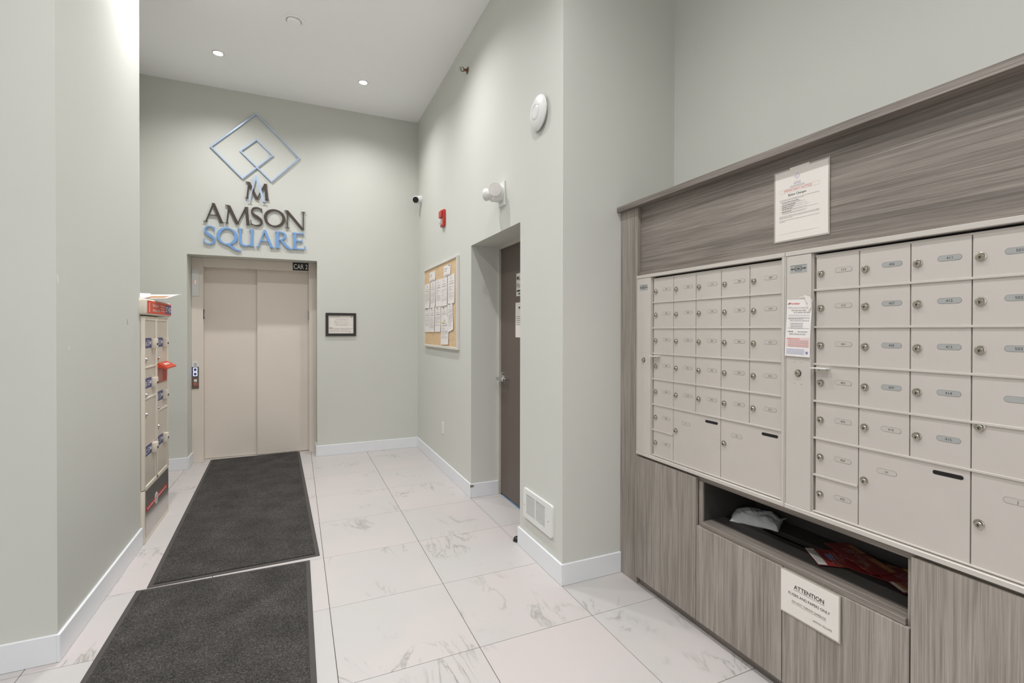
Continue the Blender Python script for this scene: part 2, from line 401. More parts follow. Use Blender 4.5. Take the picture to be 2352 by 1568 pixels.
# unseen side glazing behind the camera, placed and sized to let in fill daylight
def glazing(name, pts, label):
    b = B()
    for (x0, y0), (x1, y1) in pts:
        n = max(1, round(math.hypot(x1-x0, y1-y0)/1.5))
        for k in range(n+1): x = x0+(x1-x0)*k/n; y = y0+(y1-y0)*k/n; b.box(x-.04, x+.04, y-.04, y+.04, .0, CEIL)
        for z in (.0, 2.3, CEIL-.08): b.box(min(x0, x1)-.03, max(x0, x1)+.03, min(y0, y1)-.03, max(y0, y1)+.03, z, z+.07)
    return struct(b.build(name, 'frameblk'), label)
struct(B().box(-4.6, 2.3, -3.6, -3.5, 0, CEIL).build('wall_front', 'paint'), 'painted wall behind the camera')
glazing('fill_window_1', [((2.24, -3.5), (2.24, -.55))], 'dark framed side glazing added out of view for fill daylight')  # invented right-hand opening that brightens the left pier
glazing('window_2', [((-4.5, -3.5), (-4.5, .5))], 'dark framed glazing of the side bay')
struct(B().box(-4.6, -4.5, .55, 2.735, 0, CEIL).build('wall_side', 'paint'), 'painted wall of the side bay')
# baseboards
BH, BT = 0.122, 0.013
def base_run(name, runs):
    b = B()
    for (x0, y0, x1, y1) in runs: b.box(x0, x1, y0, y1, 0, BH, bev=.0025)
    return struct(b.build(name, 'trim'), 'white painted baseboard')
base_run('baseboard_back', [(.218, BY-BT, RX, BY), (-1.45, BY-BT, -1.038, BY), (-1.038-BT*0, BY-BT, -1.038+BT, 6.205), (.218-BT, BY-BT, .218, 6.205)])
br = base_run('baseboard_right', [(RX-BT, 3.962-BT, RX, BY-BT), (RX, 3.962-BT, 1.632, 3.962), (RX-BT, 2.388-BT, RX, 2.96+BT), (RX, 2.388-BT, 1.78, 2.388), (RX, 2.96, 1.632, 2.96+BT)])
B().prism([(0, .004), (.03, .008), (.036, .022), (0, .03)], 0, .0008).build('paint_chip', 'scuff', br).matrix_world = fmat('back', (RX-BT+.001, 3.962-BT-.0006, BH-.036))
base_run('baseboard_left', [(LX, 2.735-BT, LX+BT, 3.972), (-4.5, 2.735-BT, LX, 2.735)])

# ------------------------------------------------------------------ ceiling lights
def downlight(x, y, label, power=1.0):
    t = thing('downlight', label, 'ceiling light', 'down', (x, y, CEIL), group='recessed ceiling downlights')
    b = B(); b.lathe([(.052, 0), (.052, .003), (.044, .006), (.037, .003), (.036, 0)], seg=36); b.build('trim_ring', 'white', t, smooth=True)
    B().lathe([(0, .0028), (.036, .0028), (.036, .0)], seg=36).build('lens', 'lamp', t)
    ld = bpy.data.lights.new('downlight_beam', 'SPOT'); ld.energy = SPOT_W*power; ld.color = SPOT_COL; ld.spot_size = math.radians(146); ld.spot_blend = 1.0; ld.shadow_soft_size = 0.036
    lo = bpy.data.objects.new('downlight_beam', ld); COL.objects.link(lo); lo.parent = t; lo.location = (0, 0, .012); lo.rotation_euler = (PI, 0, 0)
downlight(-.66, 5.229, 'glowing round ceiling downlight on the left, above the blue diamond emblem', .85)
downlight(.637, 5.227, 'glowing round ceiling downlight on the right, nearer the room corner', .85)
for yy, row in ((3.72, 'second'), (1.75, 'third'), (.2, 'fourth'), (-1.4, 'fifth')):
    for xx, side in ((-.66, 'left'), (.637, 'right')): downlight(xx, yy, '%s ceiling downlight of the %s pair counted from the elevator' % (side, row))

# ------------------------------------------------------------------ elevator
FY = 6.21
e = thing('elevator_entrance', 'beige steel elevator entrance with two closed sliding panels', 'elevator', 'back', (-.41, FY, 0))
X = lambda x: x+.41
b = B(); b.box(X(-1.038), X(-.931), 0, 2.24, -.15, 0, bev=.002).build('jamb', 'elev', e)
b = B(); b.box(X(.137), X(.218), 0, 2.24, -.15, 0, bev=.002).build('jamb', 'elev', e)
b = B(); b.box(X(-.931), X(.137), 2.14, 2.24, -.15, 0, bev=.002).build('header', 'elev', e)
b = B(); b.box(X(-.95), X(-.40), .012, 2.16, -.13, -.105, bev=.002).build('door_panel', 'elev', e)
b = B(); b.box(X(-.412), X(.15), .012, 2.16, -.1, -.075, bev=.002).build('door_panel', 'elev', e)
b = B(); b.box(X(-.931), X(.137), .0, .006, -.15, -.068)
for k in range(3): b.box(X(-.931), X(.137), .006, .009, -.14+.022*k, -.13+.022*k)
b.build('sill', 'alu', e)
for sx, x in ((1, -.931), (-1, .137)):
    t = thing('floor_marker', 'small black raised floor marker inside the %s elevator jamb' % ('left' if sx > 0 else 'right'), 'marker', 'back', (x, FY-.0, 1.57))
    b = B(); b.box(0, sx*.004, 0, .105, -.062, -.008, bev=.001); b.build('backing', 'black', t)
    b = B(); b.box(sx*.004, sx*.0055, .03, .075, -.038, -.03); b.box(sx*.004, sx*.0055, .03, .036, -.046, -.022); b.build('numeral', 'white', t)
t = thing('car_sign', 'black CAR 2 sign on the elevator header', 'sign', 'back', (-.036, FY-.001, 2.148))
b = B(); b.box(0, .168, 0, .092, 0, .003, bev=.0008).build('backing', 'black', t)
b = B(); b.text('CAR 2', .084, .018, .0034, .08, bold=.01, sx=.7); b.build('lettering', 'white', t)
t = thing('floor_indicator', 'pale tall panel with a red glowing numeral high on the elevator jamb', 'indicator', 'back', (-1.034, FY-.001, 1.817))
b = B(); b.box(0, .066, 0, .291, 0, .006, bev=.0015).build('faceplate', 'white', t)
b = B(); b.box(.03, .036, .128, .172, .006, .0066); b.box(.026, .033, .16, .166, .006, .0066); b.build('numeral', 'litred', t)
t = thing('call_panel', 'hall call station with two blue-lit buttons on the elevator jamb', 'call panel', 'back', (-1.036, FY-.001, .81))
b = B(); b.box(0, .064, 0, .127, 0, .005, bev=.001).build('key_plate', 'panelbrown', t)
b = B(); b.box(0, .064, .131, .235, 0, .006, bev=.001).build('button_plate', 'panelgrey', t)
b = B(); b.box(0, .064, .237, .293, 0, .005, bev=.001).build('emblem_plate', 'white', t)
b = B(); b.cyl((.032, .268, .005), (.032, .268, .0056), .01); b.cyl((.032, .268, .0056), (.032, .268, .006), .006, m=1); b.box(.02, .044, .247, .2505, .005, .0055); b.build('emblem', ['panelgrey', 'white'], t)
for z in (.139, .187):
    b = B(); b.box(.013, .051, z, z+.042, .006, .009, bev=.002); b.box(.019, .045, z+.006, z+.036, .009, .0096, m=1); b.build('button', ['litblue', 'panelgrey'], t)
b = B(); b.box(.019, .048, .075, .103, .005, .0058); b.build('card_reader', 'white', t)
b = B(); b.box(.018, .052, .033, .065, .005, .0056); b.prism([(.02, .036), (.028, .034), (.05, .06), (.044, .064)], .0056, .006, m=1); b.prism([(.038, .035), (.05, .035), (.05, .045)], .0056, .006, m=1); b.build('fire_notice', ['inkr', 'panelbrown'], t)

# ------------------------------------------------------------------ lobby sign
sg = thing('lobby_sign', 'AMSON SQUARE raised lettering with a blue diamond emblem above the elevator', 'sign', 'back', (-.397, BY, 2.3))
Z0, Z1 = .006, .02
def em(x, z): return (x+.397, z-2.3)
path = [em(*p) for p in ((-.397, 3.801), (-.82, 3.381), (-.527, 3.085), (-.236, 3.374), (-.393, 3.523), (-.547, 3.377), (-.247, 3.085), (.036, 3.382))]
b = B(); n = len(path)
for i in range(n):
    p, q = path[i], path[(i+1) % n]; dx, dy = q[0]-p[0], q[1]-p[1]; l = math.hypot(dx, dy); w = .0065
    p2 = (p[0]-dx/l*w, p[1]-dy/l*w); q2 = (q[0]+dx/l*w, q[1]+dy/l*w)
    b.ribbon([p2, q2], [2*w, 2*w], Z0+.0001*i, Z1+.0001*i)
b.build('diamond_emblem', 'letterlb', sg)
def serif(b, x, y, w, h=.035):
    b.prism([(x-w/2, y), (x+w/2, y), (x+w/2, y+h*.6), (x+w/4, y+h), (x-w/4, y+h), (x-w/2, y+h*.6)] if h > 0 else [(x-w/2, y), (x-w/2, y+h*.6), (x-w/4, y+h), (x+w/4, y+h), (x+w/2, y+h*.6), (x+w/2, y)], 0, 1)
def curve(pts, n=10):
    out = []
    P = [pts[0]]+list(pts)+[pts[-1]]
    for i in range(1, len(P)-2):
        for k in range(n):
            t = k/n; a, c, d, f = P[i-1], P[i], P[i+1], P[i+2]
            out.append(tuple(.5*((2*c[j])+(-a[j]+d[j])*t+(2*a[j]-5*c[j]+4*d[j]-f[j])*t*t+(-a[j]+3*c[j]-3*d[j]+f[j])*t**3) for j in range(3)))
    out.append(tuple(P[-2])); return out
def rib(b, pts): c = curve(pts); b.ribbon([(p[0], p[1]) for p in c], [p[2] for p in c], 0, 1)
def line(b, x0, y0, x1, y1, w):   # straight stroke cut level at both ends
    b.prism([(x0-w/2, y0), (x0+w/2, y0), (x1+w/2, y1), (x1-w/2, y1)], 0, 1)
def L_A(b):
    line(b, .12, 0, .46, .98, .055); line(b, .87, 0, .47, 1.03, .15); b.box(.22, .7, .36, .4, 0, 1); serif(b, .11, 0, .2); serif(b, .87, 0, .24)
def L_M(b):
    line(b, .09, 0, .17, .98, .05); line(b, .16, .98, .5, 0, .13); line(b, .5, 0, .82, .96, .045); line(b, .91, 0, .84, .97, .12)
    serif(b, .09, 0, .14); serif(b, .915, 0, .18); serif(b, .1, 1, .14, -.035); serif(b, .86, .98, .14, -.035)
def L_N(b):
    line(b, .15, 0, .15, .98, .05); line(b, .12, 1, .88, -.03, .14); line(b, .9, -.03, .9, 1, .05); serif(b, .15, 0, .2); serif(b, .9, 1, .2, -.035); serif(b, .08, 1, .14, -.035)
def L_S(b):
    rib(b, [(.86, .80, .05), (.8, .94, .06), (.52, 1.0, .06), (.22, .93, .1), (.12, .74, .13), (.3, .58, .16), (.62, .44, .17), (.88, .27, .14), (.78, .06, .11), (.45, .0, .06), (.16, .05, .05), (.06, .1, .05)])
    line(b, .05, .02, .04, .3, .05); line(b, .88, .76, .87, .98, .05)
def ringO(b, x0=0.02, x1=.98):
    n = 48; pts, ws = [], []
    for i in range(n):
        t = 2*PI*i/n; cx = (x0+x1)/2; rx = (x1-x0)/2-.06; ry = .46
        pts.append((cx+rx*math.cos(t), .5+ry*math.sin(t))); ws.append(.065+.075*abs(math.cos(t-math.radians(-18)))**1.6)
    b.ribbon(pts, ws, 0, 1, closed=True)
def L_O(b): ringO(b)
def L_Q(b):
    ringO(b, .0, .83); rib(b, [(.3, .04, .05), (.48, .0, .09), (.64, -.14, .1), (.8, -.26, .09), (1.0, -.3, .03)])
def L_U(b):
    rib(b, [(.16, 1.0, .14), (.16, .6, .14), (.16, .3, .14), (.24, .1, .12), (.46, .02, .08), (.68, .08, .06), (.76, .14, .05)])
    line(b, .8, .0, .8, 1, .14); serif(b, .16, 1, .3, -.04); serif(b, .78, 1, .28, -.04); serif(b, .87, 0, .16)
def L_R(b):
    line(b, .2, 0, .2, 1, .15); serif(b, .2, 0, .32, .04); rib(b, [(.06, .97, .05), (.32, .975, .05), (.52, .93, .08), (.62, .76, .14), (.52, .57, .09), (.36, .5, .05), (.2, .49, .04)])
    rib(b, [(.4, .5, .06), (.55, .3, .14), (.74, .1, .14), (.9, .0, .08), (1.0, .0, .03)])
def L_E(b):
    line(b, .22, 0, .22, 1, .2); b.box(.04, .9, 0, .06, 0, 1); b.box(.04, .86, .94, 1, 0, 1); b.box(.22, .74, .49, .545, 0, 1); line(b, .92, .02, .96, .22, .06); line(b, .86, .82, .86, .98, .06); line(b, .74, .43, .74, .6, .05)
def letter(fn, x0, x1, z0, z1, m, name='letter', zz=(Z0, Z1)):
    b = B(); fn(b)
    sx = x1-x0; sz = z1-z0
    seen = set(); k = 0
    for v0 in list(b.bm.verts):
        if v0 in seen: continue
        stack = [v0]; seen.add(v0)
        while stack:
            v = stack.pop(); v.co.z *= 1+.012*k
            for ed in v.link_edges:
                o_ = ed.other_vert(v)
                if o_ not in seen: seen.add(o_); stack.append(o_)
        k += 1
    for v in b.bm.verts: v.co = (x0+.397+v.co.x*sx, z0-2.3+v.co.y*sz, zz[0]+v.co.z*(zz[1]-zz[0]))
    return b.build(name, m, sg)
for fn, a, c in ((L_A, -.89, -.698), (L_M, -.697, -.455), (L_S, -.455, -.329), (L_O, -.326, -.108), (L_N, -.122, .096)): letter(fn, a, c, 2.588, 2.783, 'letterdk')
for fn, a, c in ((L_S, -.888, -.775), (L_Q, -.768, -.538), (L_U, -.578, -.405), (L_A, -.4, -.222), (L_R, -.226, -.04), (L_E, -.045, .098)): letter(fn, a, c, 2.357, 2.542, 'letterbl')
letter(L_M, -.508, -.272, 2.876, 3.055, 'letterdk', 'monogram_letter')
def L_A2(b): line(b, .1, 0, .44, .98, .06); line(b, .9, 0, .45, 1.0, .13); serif(b, .1, 0, .24, .03); serif(b, .9, 0, .26, .03)
letter(L_A2, -.48, -.302, 2.85, 3.13, 'letterlb', 'monogram_letter', (.0205, .028))

# ------------------------------------------------------------------ paper helpers
def bow_none(x, y): return 0.0
def paper_sheet(b, w, h, fn=bow_none, t=.0005, m=0, nx=4, ny=6, z=0.0, x0=0.0, y0=0.0):
    g = [[b.bm.verts.new((x0+w*i/nx, y0+h*j/ny, z+t+fn(x0+w*i/nx, y0+h*j/ny))) for i in range(nx+1)] for j in range(ny+1)]
    k = [[b.bm.verts.new((x0+w*i/nx, y0+h*j/ny, z+fn(x0+w*i/nx, y0+h*j/ny))) for i in range(nx+1)] for j in range(ny+1)]
    for j in range(ny):
        for i in range(nx):
            b.bm.faces.new((g[j][i], g[j][i+1], g[j+1][i+1], g[j+1][i])).material_index = m
            b.bm.faces.new((k[j+1][i], k[j+1][i+1], k[j][i+1], k[j][i])).material_index = m
    for i in range(nx):
        b.bm.faces.new((k[0][i], k[0][i+1], g[0][i+1], g[0][i])).material_index = m
        b.bm.faces.new((g[ny][i], g[ny][i+1], k[ny][i+1], k[ny][i])).material_index = m
    for j in range(ny):
        b.bm.faces.new((g[j][0], g[j+1][0], k[j+1][0], k[j][0])).material_index = m
        b.bm.faces.new((k[j][nx], k[j+1][nx], g[j+1][nx], g[j][nx])).material_index = m
def words(b, x0, x1, y, h, m, rnd, fn=bow_none, z=.0009, wmin=.35, wmax=1.5):
    x = x0
    while x < x1-.3*h:
        w = min(rnd.uniform(1.2, 5.0)*h, x1-x)
        b.quad([(x, y, z+fn(x, y)), (x+w, y, z+fn(x+w, y)), (x+w, y+h, z+fn(x+w, y+h)), (x, y+h, z+fn(x, y+h))], m)
        x += w+.7*h

def hline(b, x0, x1, y, h, z, fn, m):
    n = 8
    for i in range(n):
        a = x0+(x1-x0)*i/n; c = x0+(x1-x0)*(i+1)/n
        b.quad([(a, y, z+fn(a, y)), (c, y, z+fn(c, y)), (c, y+h, z+fn(c, y)), (a, y+h, z+fn(a, y))], m)

# ------------------------------------------------------------------ cork board and papers
t = thing('cork_board', 'cork notice board with pale metal frame on the side wall', 'notice board', 'right', (RX, 5.56, 1.265))
cw, ch = 1.27, .885
B().box(.02, cw-.02, .02, ch-.02, 0, .016).build('cork_panel', 'cork', t)
for (x0, x1, y0, y1) in ((0, cw, 0, .024), (0, cw, ch-.024, ch), (0, .024, .024, ch-.024), (cw-.024, cw, .024, ch-.024)):
    B().box(x0, x1, y0, y1, 0, .026, bev=.003).build('frame_rail', 'corkframe', t)
# u0 (from board left), v0 , width, height, spin, lift, label
PAP = [
 (5.322, 1.99, .243, .1, 0, 'small white card pinned near the top left of the cork board', 'card'),
 (4.748, 1.988, .236, .105, 0, 'small white card pinned near the top right of the cork board', 'card'),
 (5.525, 1.698, .222, .277, 0, 'leftmost notice sheet in the upper row on the cork board', 'sheet'),
 (5.53, 1.428, .2, .273, 0, 'leftmost notice sheet in the lower row on the cork board', 'sheet'),
 (5.281, 1.698, .205, .286, 0, 'second notice sheet from the left in the upper row on the cork board', 'sheet'),
 (5.315, 1.432, .215, .268, 1, 'second notice sheet from the left in the lower row on the cork board', 'sheet'),
 (5.06, 1.698, .212, .284, 0, 'third notice sheet from the left in the upper row on the cork board', 'sheet'),
 (5.085, 1.432, .22, .262, 0, 'third notice sheet from the left in the lower row on the cork board', 'sheet'),
 (4.84, 1.692, .222, .287, 1, 'fourth notice sheet from the left in the upper row on the cork board', 'sheet'),
 (4.85, 1.445, .218, .243, 0, 'notice sheet half covered by the hanging highlighted page on the cork board', 'sheet'),
 (4.6, 1.704, .222, .28, 1, 'rightmost notice sheet in the upper row on the cork board', 'sheet'),
 (4.575, 1.43, .17, .274, 9, 'tilted rightmost notice sheet in the lower row on the cork board', 'sheet'),
 (4.845, 1.3, .27, .277, 2, 'lowest hanging page with a yellow highlighted line on the cork board', 'sheet'),
]
for i, (y0, z0, w, h, sp, lab, kind) in enumerate(PAP):
    rnd = random.Random(i+3)
    p = thing('notice_paper' if kind == 'sheet' else 'notice_card', lab, 'paper', 'right', (RX-.0165-.0013*(i % 3)-(.002 if i == 12 else 0), y0, z0), spin=math.radians(sp)*(1 if i != 5 else -1), group='papers pinned on the cork board')
    cv = lambda x, y, h=h, w=w: .0006+.010*max(0, (h*.75-y)/h)**2*(.4+.6*abs(x/w-.4))
    b = B(); paper_sheet(b, w, h, cv); b.build('sheet', 'paperw', p, smooth=True)
    b = B()
    if kind == 'card':
        words(b, .03, .12, h*.62, .012, 0, rnd, cv); words(b, .03, .1, h*.42, .012, 0, rnd, cv); words(b, .03, w-.05, h*.12, .005, 0, rnd, cv); words(b, .03, w-.03, h*.04, .004, 0, rnd, cv)
    else:
        yy = h*.86
        words(b, w*.42, w*.58, yy, .01, 0, rnd, cv); words(b, w*.2, w*.8, h*.76, .006, 0, rnd, cv); words(b, w*.15, w*.85, h*.68, .007, 1, rnd, cv)
        yy = h*.6
        while yy > h*(.1+.12*rnd.random()):
            if rnd.random() > .15: words(b, w*.1, w*(.9 if rnd.random() > .25 else .55), yy, .0032, 0, rnd, cv)
            yy -= .0085
        if i == 12: b.quad([(w*.1, h*.8, .003), (w*.5, h*.8, .003), (w*.5, h*.84, .003), (w*.1, h*.84, .003)], 2)
    b.build('print', ['inkl', 'inkg', 'highlight'], p)
    b = B(); px = w*.5 if kind != 'card' else w*.9
    b.lathe([(.004, 0), (.0025, .005), (.0045, .010), (.0045, .012), (0, .0125)], o=(px, h-.012, .0012+cv(px, h)), seg=12); b.build('push_pin', 'black' if i % 2 else 'white', p, smooth=True)

# ------------------------------------------------------------------ framed plan on the back wall
t = thing('framed_plan', 'black framed evacuation plan right of the elevator', 'picture frame', 'back', (.309, BY, 1.381))
fw_, fh = .336, .268
for (x0, x1, y0, y1) in ((0, fw_, 0, .03), (0, fw_, fh-.03, fh), (0, .03, .03, fh-.03), (fw_-.03, fw_, .03, fh-.03)): B().box(x0, x1, y0, y1, 0, .016, bev=.002).build('frame_rail', 'frameblk', t)
b = B(); paper_sheet(b, fw_-.05, fh-.05, z=.006, x0=.025, y0=.025); b.build('plan_sheet', 'paper', t)
b = B(); rnd = random.Random(4); z = .0068
words(b, .045, .16, .222, .006, 0, rnd, z=z); b.box(.28, .292, .22, .229, z, z+.0004, m=1)
for k in range(8):
    x = .118+.0165*k
    b.box(x, x+.008, .186, .193, z, z+.0003, m=0); b.box(x, x+.008, .124, .131, z, z+.0003, m=0)
    b.box(x-.004, x-.003, .135, .18, z, z+.0003, m=2)
for (x, y) in ((.098, .172), (.104, .165), (.1, .135), (.11, .14), (.288, .186), (.288, .126)): b.box(x, x+.008, y, y+.006, z, z+.0003, m=2)
b.box(.09, .26, .15, .151, z, z+.0003, m=2); b.box(.09, .26, .165, .166, z, z+.0003, m=2)
b.box(.034, .302, .086, .0885, z, z+.0003, m=0); b.box(.036, .074, .089, .1, z, z+.0003, m=2)
for k in range(4):
    words(b, .045, .15, .075-.009*k, .003, 2, rnd, z=z); words(b, .16, .26, .075-.009*k, .003, 2, rnd, z=z)
for k in range(4): words(b, .045, .06, .17-.01*k, .003, 3, rnd, z=z)
b.box(.264, .274, .045, .055, z, z+.0003, m=0); b.build('plan_print', ['inkg', 'ink', 'inkl', 'inkp'], t)
b = B(); b.build

# ------------------------------------------------------------------ brown door in the recess
d = B().box(1.645, 1.668, 2.96, 3.962, .0, 2.18)
b = B(); b.box(1.632, 1.7, 3.944, 3.962, 0, 2.18, bev=.001); b.box(1.632, 1.7, 2.96, 2.978, 0, 2.18, bev=.001); b.box(1.632, 1.7, 2.978, 3.944, 2.162, 2.18, bev=.001)
b.build('trim_1', 'jamb'); struct(bpy.data.objects['trim_1'], 'pale door frame in the recess')
d1 = bpy.data.objects.new('door_1', None); COL.objects.link(d1); d1.matrix_world = fmat('right', (1.652, 3.944, 0)); struct(d1, 'dark brown metal door in the recess')
B().box(.003, .963, .012, 2.159, -.045, 0, bev=.0015).build('door_leaf', 'brown', d1)
B().box(.0, .966, 2.15, 2.162, -.045, .004).build('frame_stop', 'brown', d1)
B().box(.03, .96, .001, .010, -.03, .002).build('threshold_film', 'blueprotect', d1)
B().box(.0, .2, .0, .011, -.04, .001).build('door_sweep', 'black', d1)
lv = bpy.data.objects.new('door_lever', None); COL.objects.link(lv); lv.parent = d1; lv.location = (.052, 1.03, 0)
b = B(); b.cyl((0, 0, 0), (0, 0, .01), .032, .03, seg=28); b.cyl((0, 0, .01), (0, 0, .05), .013, seg=20); b.box(-.02, .13, -.012, .011, .044, .062, bev=.003); b.box(.105, .13, -.012, .011, .012, .05, bev=.003); b.cyl((0, .04, 0), (0, .04, .018), .016, seg=20)
b.build('lever', 'chrome', lv, smooth=True)
t = thing('door_sign', 'grey lettered plate on the brown recessed door', 'sign', 'right', (1.6515, 3.612, 1.728))
B().box(0, .3, 0, .185, 0, .002, bev=.0006).build('plate', 'corkframe', t)
b = B(); b.text('Main', .012, .128, .0023, .055, align='LEFT', bold=.003); b.text('Floor', .012, .068, .0023, .055, align='LEFT', bold=.003); rnd = random.Random(2); words(b, .012, .24, .035, .014, 0, rnd, z=.0023); words(b, .04, .2, .012, .012, 0, rnd, z=.0023); b.build('lettering', 'ink', t)
t = thing('door_notice', 'white paper notice taped to the brown recessed door', 'paper', 'right', (1.6515, 3.63, 1.392))
b = B(); paper_sheet(b, .216, .284); b.build('sheet', 'paper', t)
b = B(); words(b, .06, .15, .235, .014, 0, rnd); words(b, .06, .16, .226, .002, 0, rnd)
for k in range(5): words(b, .02, .19, .165-.016*k, .006, 1, rnd)
b.build('print', ['ink', 'inkg'], t)
t = thing('door_stop', 'low black rubber door stop on the tiles beside the vent wall', 'door stop', 'up', (1.388, 3.02, 0))
b = B(); b.lathe([(.026, 0), (.026, .014), (.022, .024), (.012, .03), (0, .031)], seg=24); b.build('rubber_dome', 'black', t, smooth=True)
b = B(); b.lathe([(.03, 0), (.03, .003), (.026, .004)], seg=24); b.build('base_ring', 'panelgrey', t, smooth=True)

# ------------------------------------------------------------------ devices on the side wall
t = thing('access_point', 'round white disc access point high on the side wall', 'access point', 'right', (RX, 2.664, 2.789))
b = B(); b.lathe([(.085, 0), (.085, .012), (.1, .014)], seg=48); b.build('mount', 'white', t, smooth=True)
b = B(); b.lathe([(.1, .012), (.108, .016), (.106, .022), (.09, .031), (.06, .037), (.046, .0385), (.0445, .0372), (.0425, .0385), (.03, .0395), (0, .04)], seg=48); b.build('dome', 'white', t, smooth=True)
b = B(); b.lathe([(.0452, .0384), (.0445, .0388), (.0436, .0384)], seg=48); b.build('light_ring', 'inkg', t, smooth=True)

t = thing('emergency_light', 'white twin-head emergency light above the recessed door', 'emergency light', 'right', (RX, 3.285, 2.355))
B().box(-.035, .075, 0, .175, 0, .012, bev=.002).build('backplate', 'white', t)
b = B(); b.ball((.015, .095, .055), .062, .058, .055); b.cyl((.015, .095, .0), (.015, .095, .05), .058, .06, seg=28); b.box(-.03, .055, .035, .08, .01, .085, bev=.012, seg=2); b.build('housing', 'white', t, smooth=True)
hd = B(); hd.lathe([(.028, -.03), (.044, .0), (.048, .022), (.046, .027), (.043, .0265)], o=(.055, .105, .072), ax=(.86, -.12, .5), seg=32); hd.lathe([(.043, .0262), (.02, .029), (0, .0295)], o=(.055, .105, .072), ax=(.86, -.12, .5), seg=32, m=1); hd.build('lamp_head', ['white', 'glasslens'], t, smooth=True)
hd = B(); hd.lathe([(.026, -.03), (.04, .0), (.046, .03), (.044, .034)], o=(-.028, .09, .085), ax=(-.8, .1, .6), seg=32); hd.lathe([(.044, .0335), (.02, .036), (0, .0365)], o=(-.028, .09, .085), ax=(-.8, .1, .6), seg=32, m=1); hd.build('lamp_head', ['white', 'glasslens'], t, smooth=True)
B().cyl((.02, .045, .082), (.02, .042, .086), .004, seg=12).build('test_button', 'glasslens', t)

t = thing('fire_alarm', 'red fire alarm horn strobe on the side wall near the corner', 'fire alarm', 'right', (RX, 4.86, 2.505))
B().box(0, .12, 0, .17, 0, .028, bev=.01, seg=2).build('housing', 'red', t, smooth=True)
B().box(.012, .108, .085, .162, .028, .048, bev=.012, seg=2).build('horn_cover', 'red', t, smooth=True)
b = B(); b.prism([(.035, .02), (.085, .02), (.078, .08), (.042, .08)], .028, .034); b.box(.045, .075, .024, .078, .034, .056, bev=.01, seg=2); b.build('strobe_lens', 'glasslens', t, smooth=True)
b = B(); b.text('FIRE', .108, .03, .0284, .024, align='LEFT', bold=.02); 
for v in b.bm.verts: x, y, z = v.co; v.co = (.1+(y-.03)*.7, .045+(x-.108)*1.6, z)
b.build('lettering', 'alarmwhite', t)

t = thing('security_camera', 'white turret security camera by the corner of the end wall', 'security camera', 'right', (RX, 5.79, 3.02))
b = B(); b.lathe([(.052, 0), (.052, .03), (.046, .042), (0, .046)], seg=32); b.build('base', 'white', t, smooth=True)
hx = Vector((.86, -.32, .40)).normalized(); c = Vector((.0, .0, .06))
b = B(); b.ball(tuple(c), .046); b.lathe([(.046, -.01), (.045, .03), (.042, .044), (.036, .045)], o=tuple(c), ax=tuple(hx), seg=32); b.build('eyeball', 'white', t, smooth=True)
b = B(); b.lathe([(.037, .0435), (.034, .047), (0, .048)], o=tuple(c), ax=tuple(hx), seg=32); b.build('lens', 'black', t, smooth=True)

t = thing('sprinkler', 'small brass sidewall sprinkler high on the side wall', 'sprinkler', 'right', (RX, 4.06, 3.735))
b = B(); b.lathe([(.03, 0), (.028, .006), (.012, .01), (.01, .03), (.013, .034), (.008, .04), (0, .041)], seg=20); b.build('body', 'brass', t, smooth=True)
b = B(); b.ribbon([(-.014, .0), (-.02, .015), (-.008, .035), (0, .045)], [.006]*4, -.003, .003); b.ribbon([(.014, .0), (.02, .015), (.008, .035), (0, .045)], [.006]*4, -.003, .003)
for v in b.bm.verts: x, y, z = v.co; v.co = (z, x, .036+y*.8)
b.build('yoke', 'brass', t)
b = B(); b.box(-.022, .022, .006, .009, .05, .085, bev=.001); b.box(-.022, .022, -.018, .012, .074, .078, bev=.001); b.build('deflector', 'chrome', t)

t = thing('wall_plate', 'blank white outlet plate low on the side wall', 'outlet plate', 'right', (RX, 4.87, .385))
B().box(0, .075, 0, .118, 0, .006, bev=.002).build('cover', 'white', t)
B().box(.02, .055, .03, .088, .006, .008, bev=.001).build('insert', 'white', t)

t = thing('air_vent', 'white louvred air grille low on the wall beside the door recess', 'air vent', 'right', (RX, 2.88, .226))
vw, vh = .39, .19
b = B(); fr = .045
pr = [(0, vw, 0, .03), (0, vw, vh-.03, vh), (0, fr, .03, vh-.03), (vw-.085, vw, .03, vh-.03)]
def rrect(x0, x1, y0, y1, r, n=5):
    out = []
    for cx, cy, a0 in ((x1-r, y1-r, 0), (x0+r, y1-r, 90), (x0+r, y0+r, 180), (x1-r, y0+r, 270)):
        for k in range(n+1): a = math.radians(a0+90*k/n); out.append((cx+r*math.cos(a), cy+r*math.sin(a)))
    return out
def framed(b, out, inn, z0, z1, m=0):
    n = len(out); V = lambda p, z: b.bm.verts.new((p[0], p[1], z))
    o0 = [V(p, z0) for p in out]; o1 = [V(p, z1) for p in out]; i0 = [V(p, z0) for p in inn]; i1 = [V(p, z1) for p in inn]
    for k in range(n):
        j = (k+1) % n
        for q in ((o1[k], o1[j], i1[j], i1[k]), (o0[k], o0[j], o1[j], o1[k]), (i0[j], i0[k], i1[k], i1[j])): b.bm.faces.new(q).material_index = m
framed(b, rrect(0, vw, 0, vh, .014), rrect(fr, vw-.085, .03, vh-.03, .001), 0, .014)
b.build('frame', 'white', t)
B().box(fr-.01, vw-.075, .02, vh-.02, -.0, .002).build('shadow_box', 'void', t)
mc = (fr+vw-.085)/2
B().box(mc-.005, mc+.005, .03, vh-.03, .002, .014).build('mullion', 'white', t)
sl = None; pitch = (vh-.06)/16
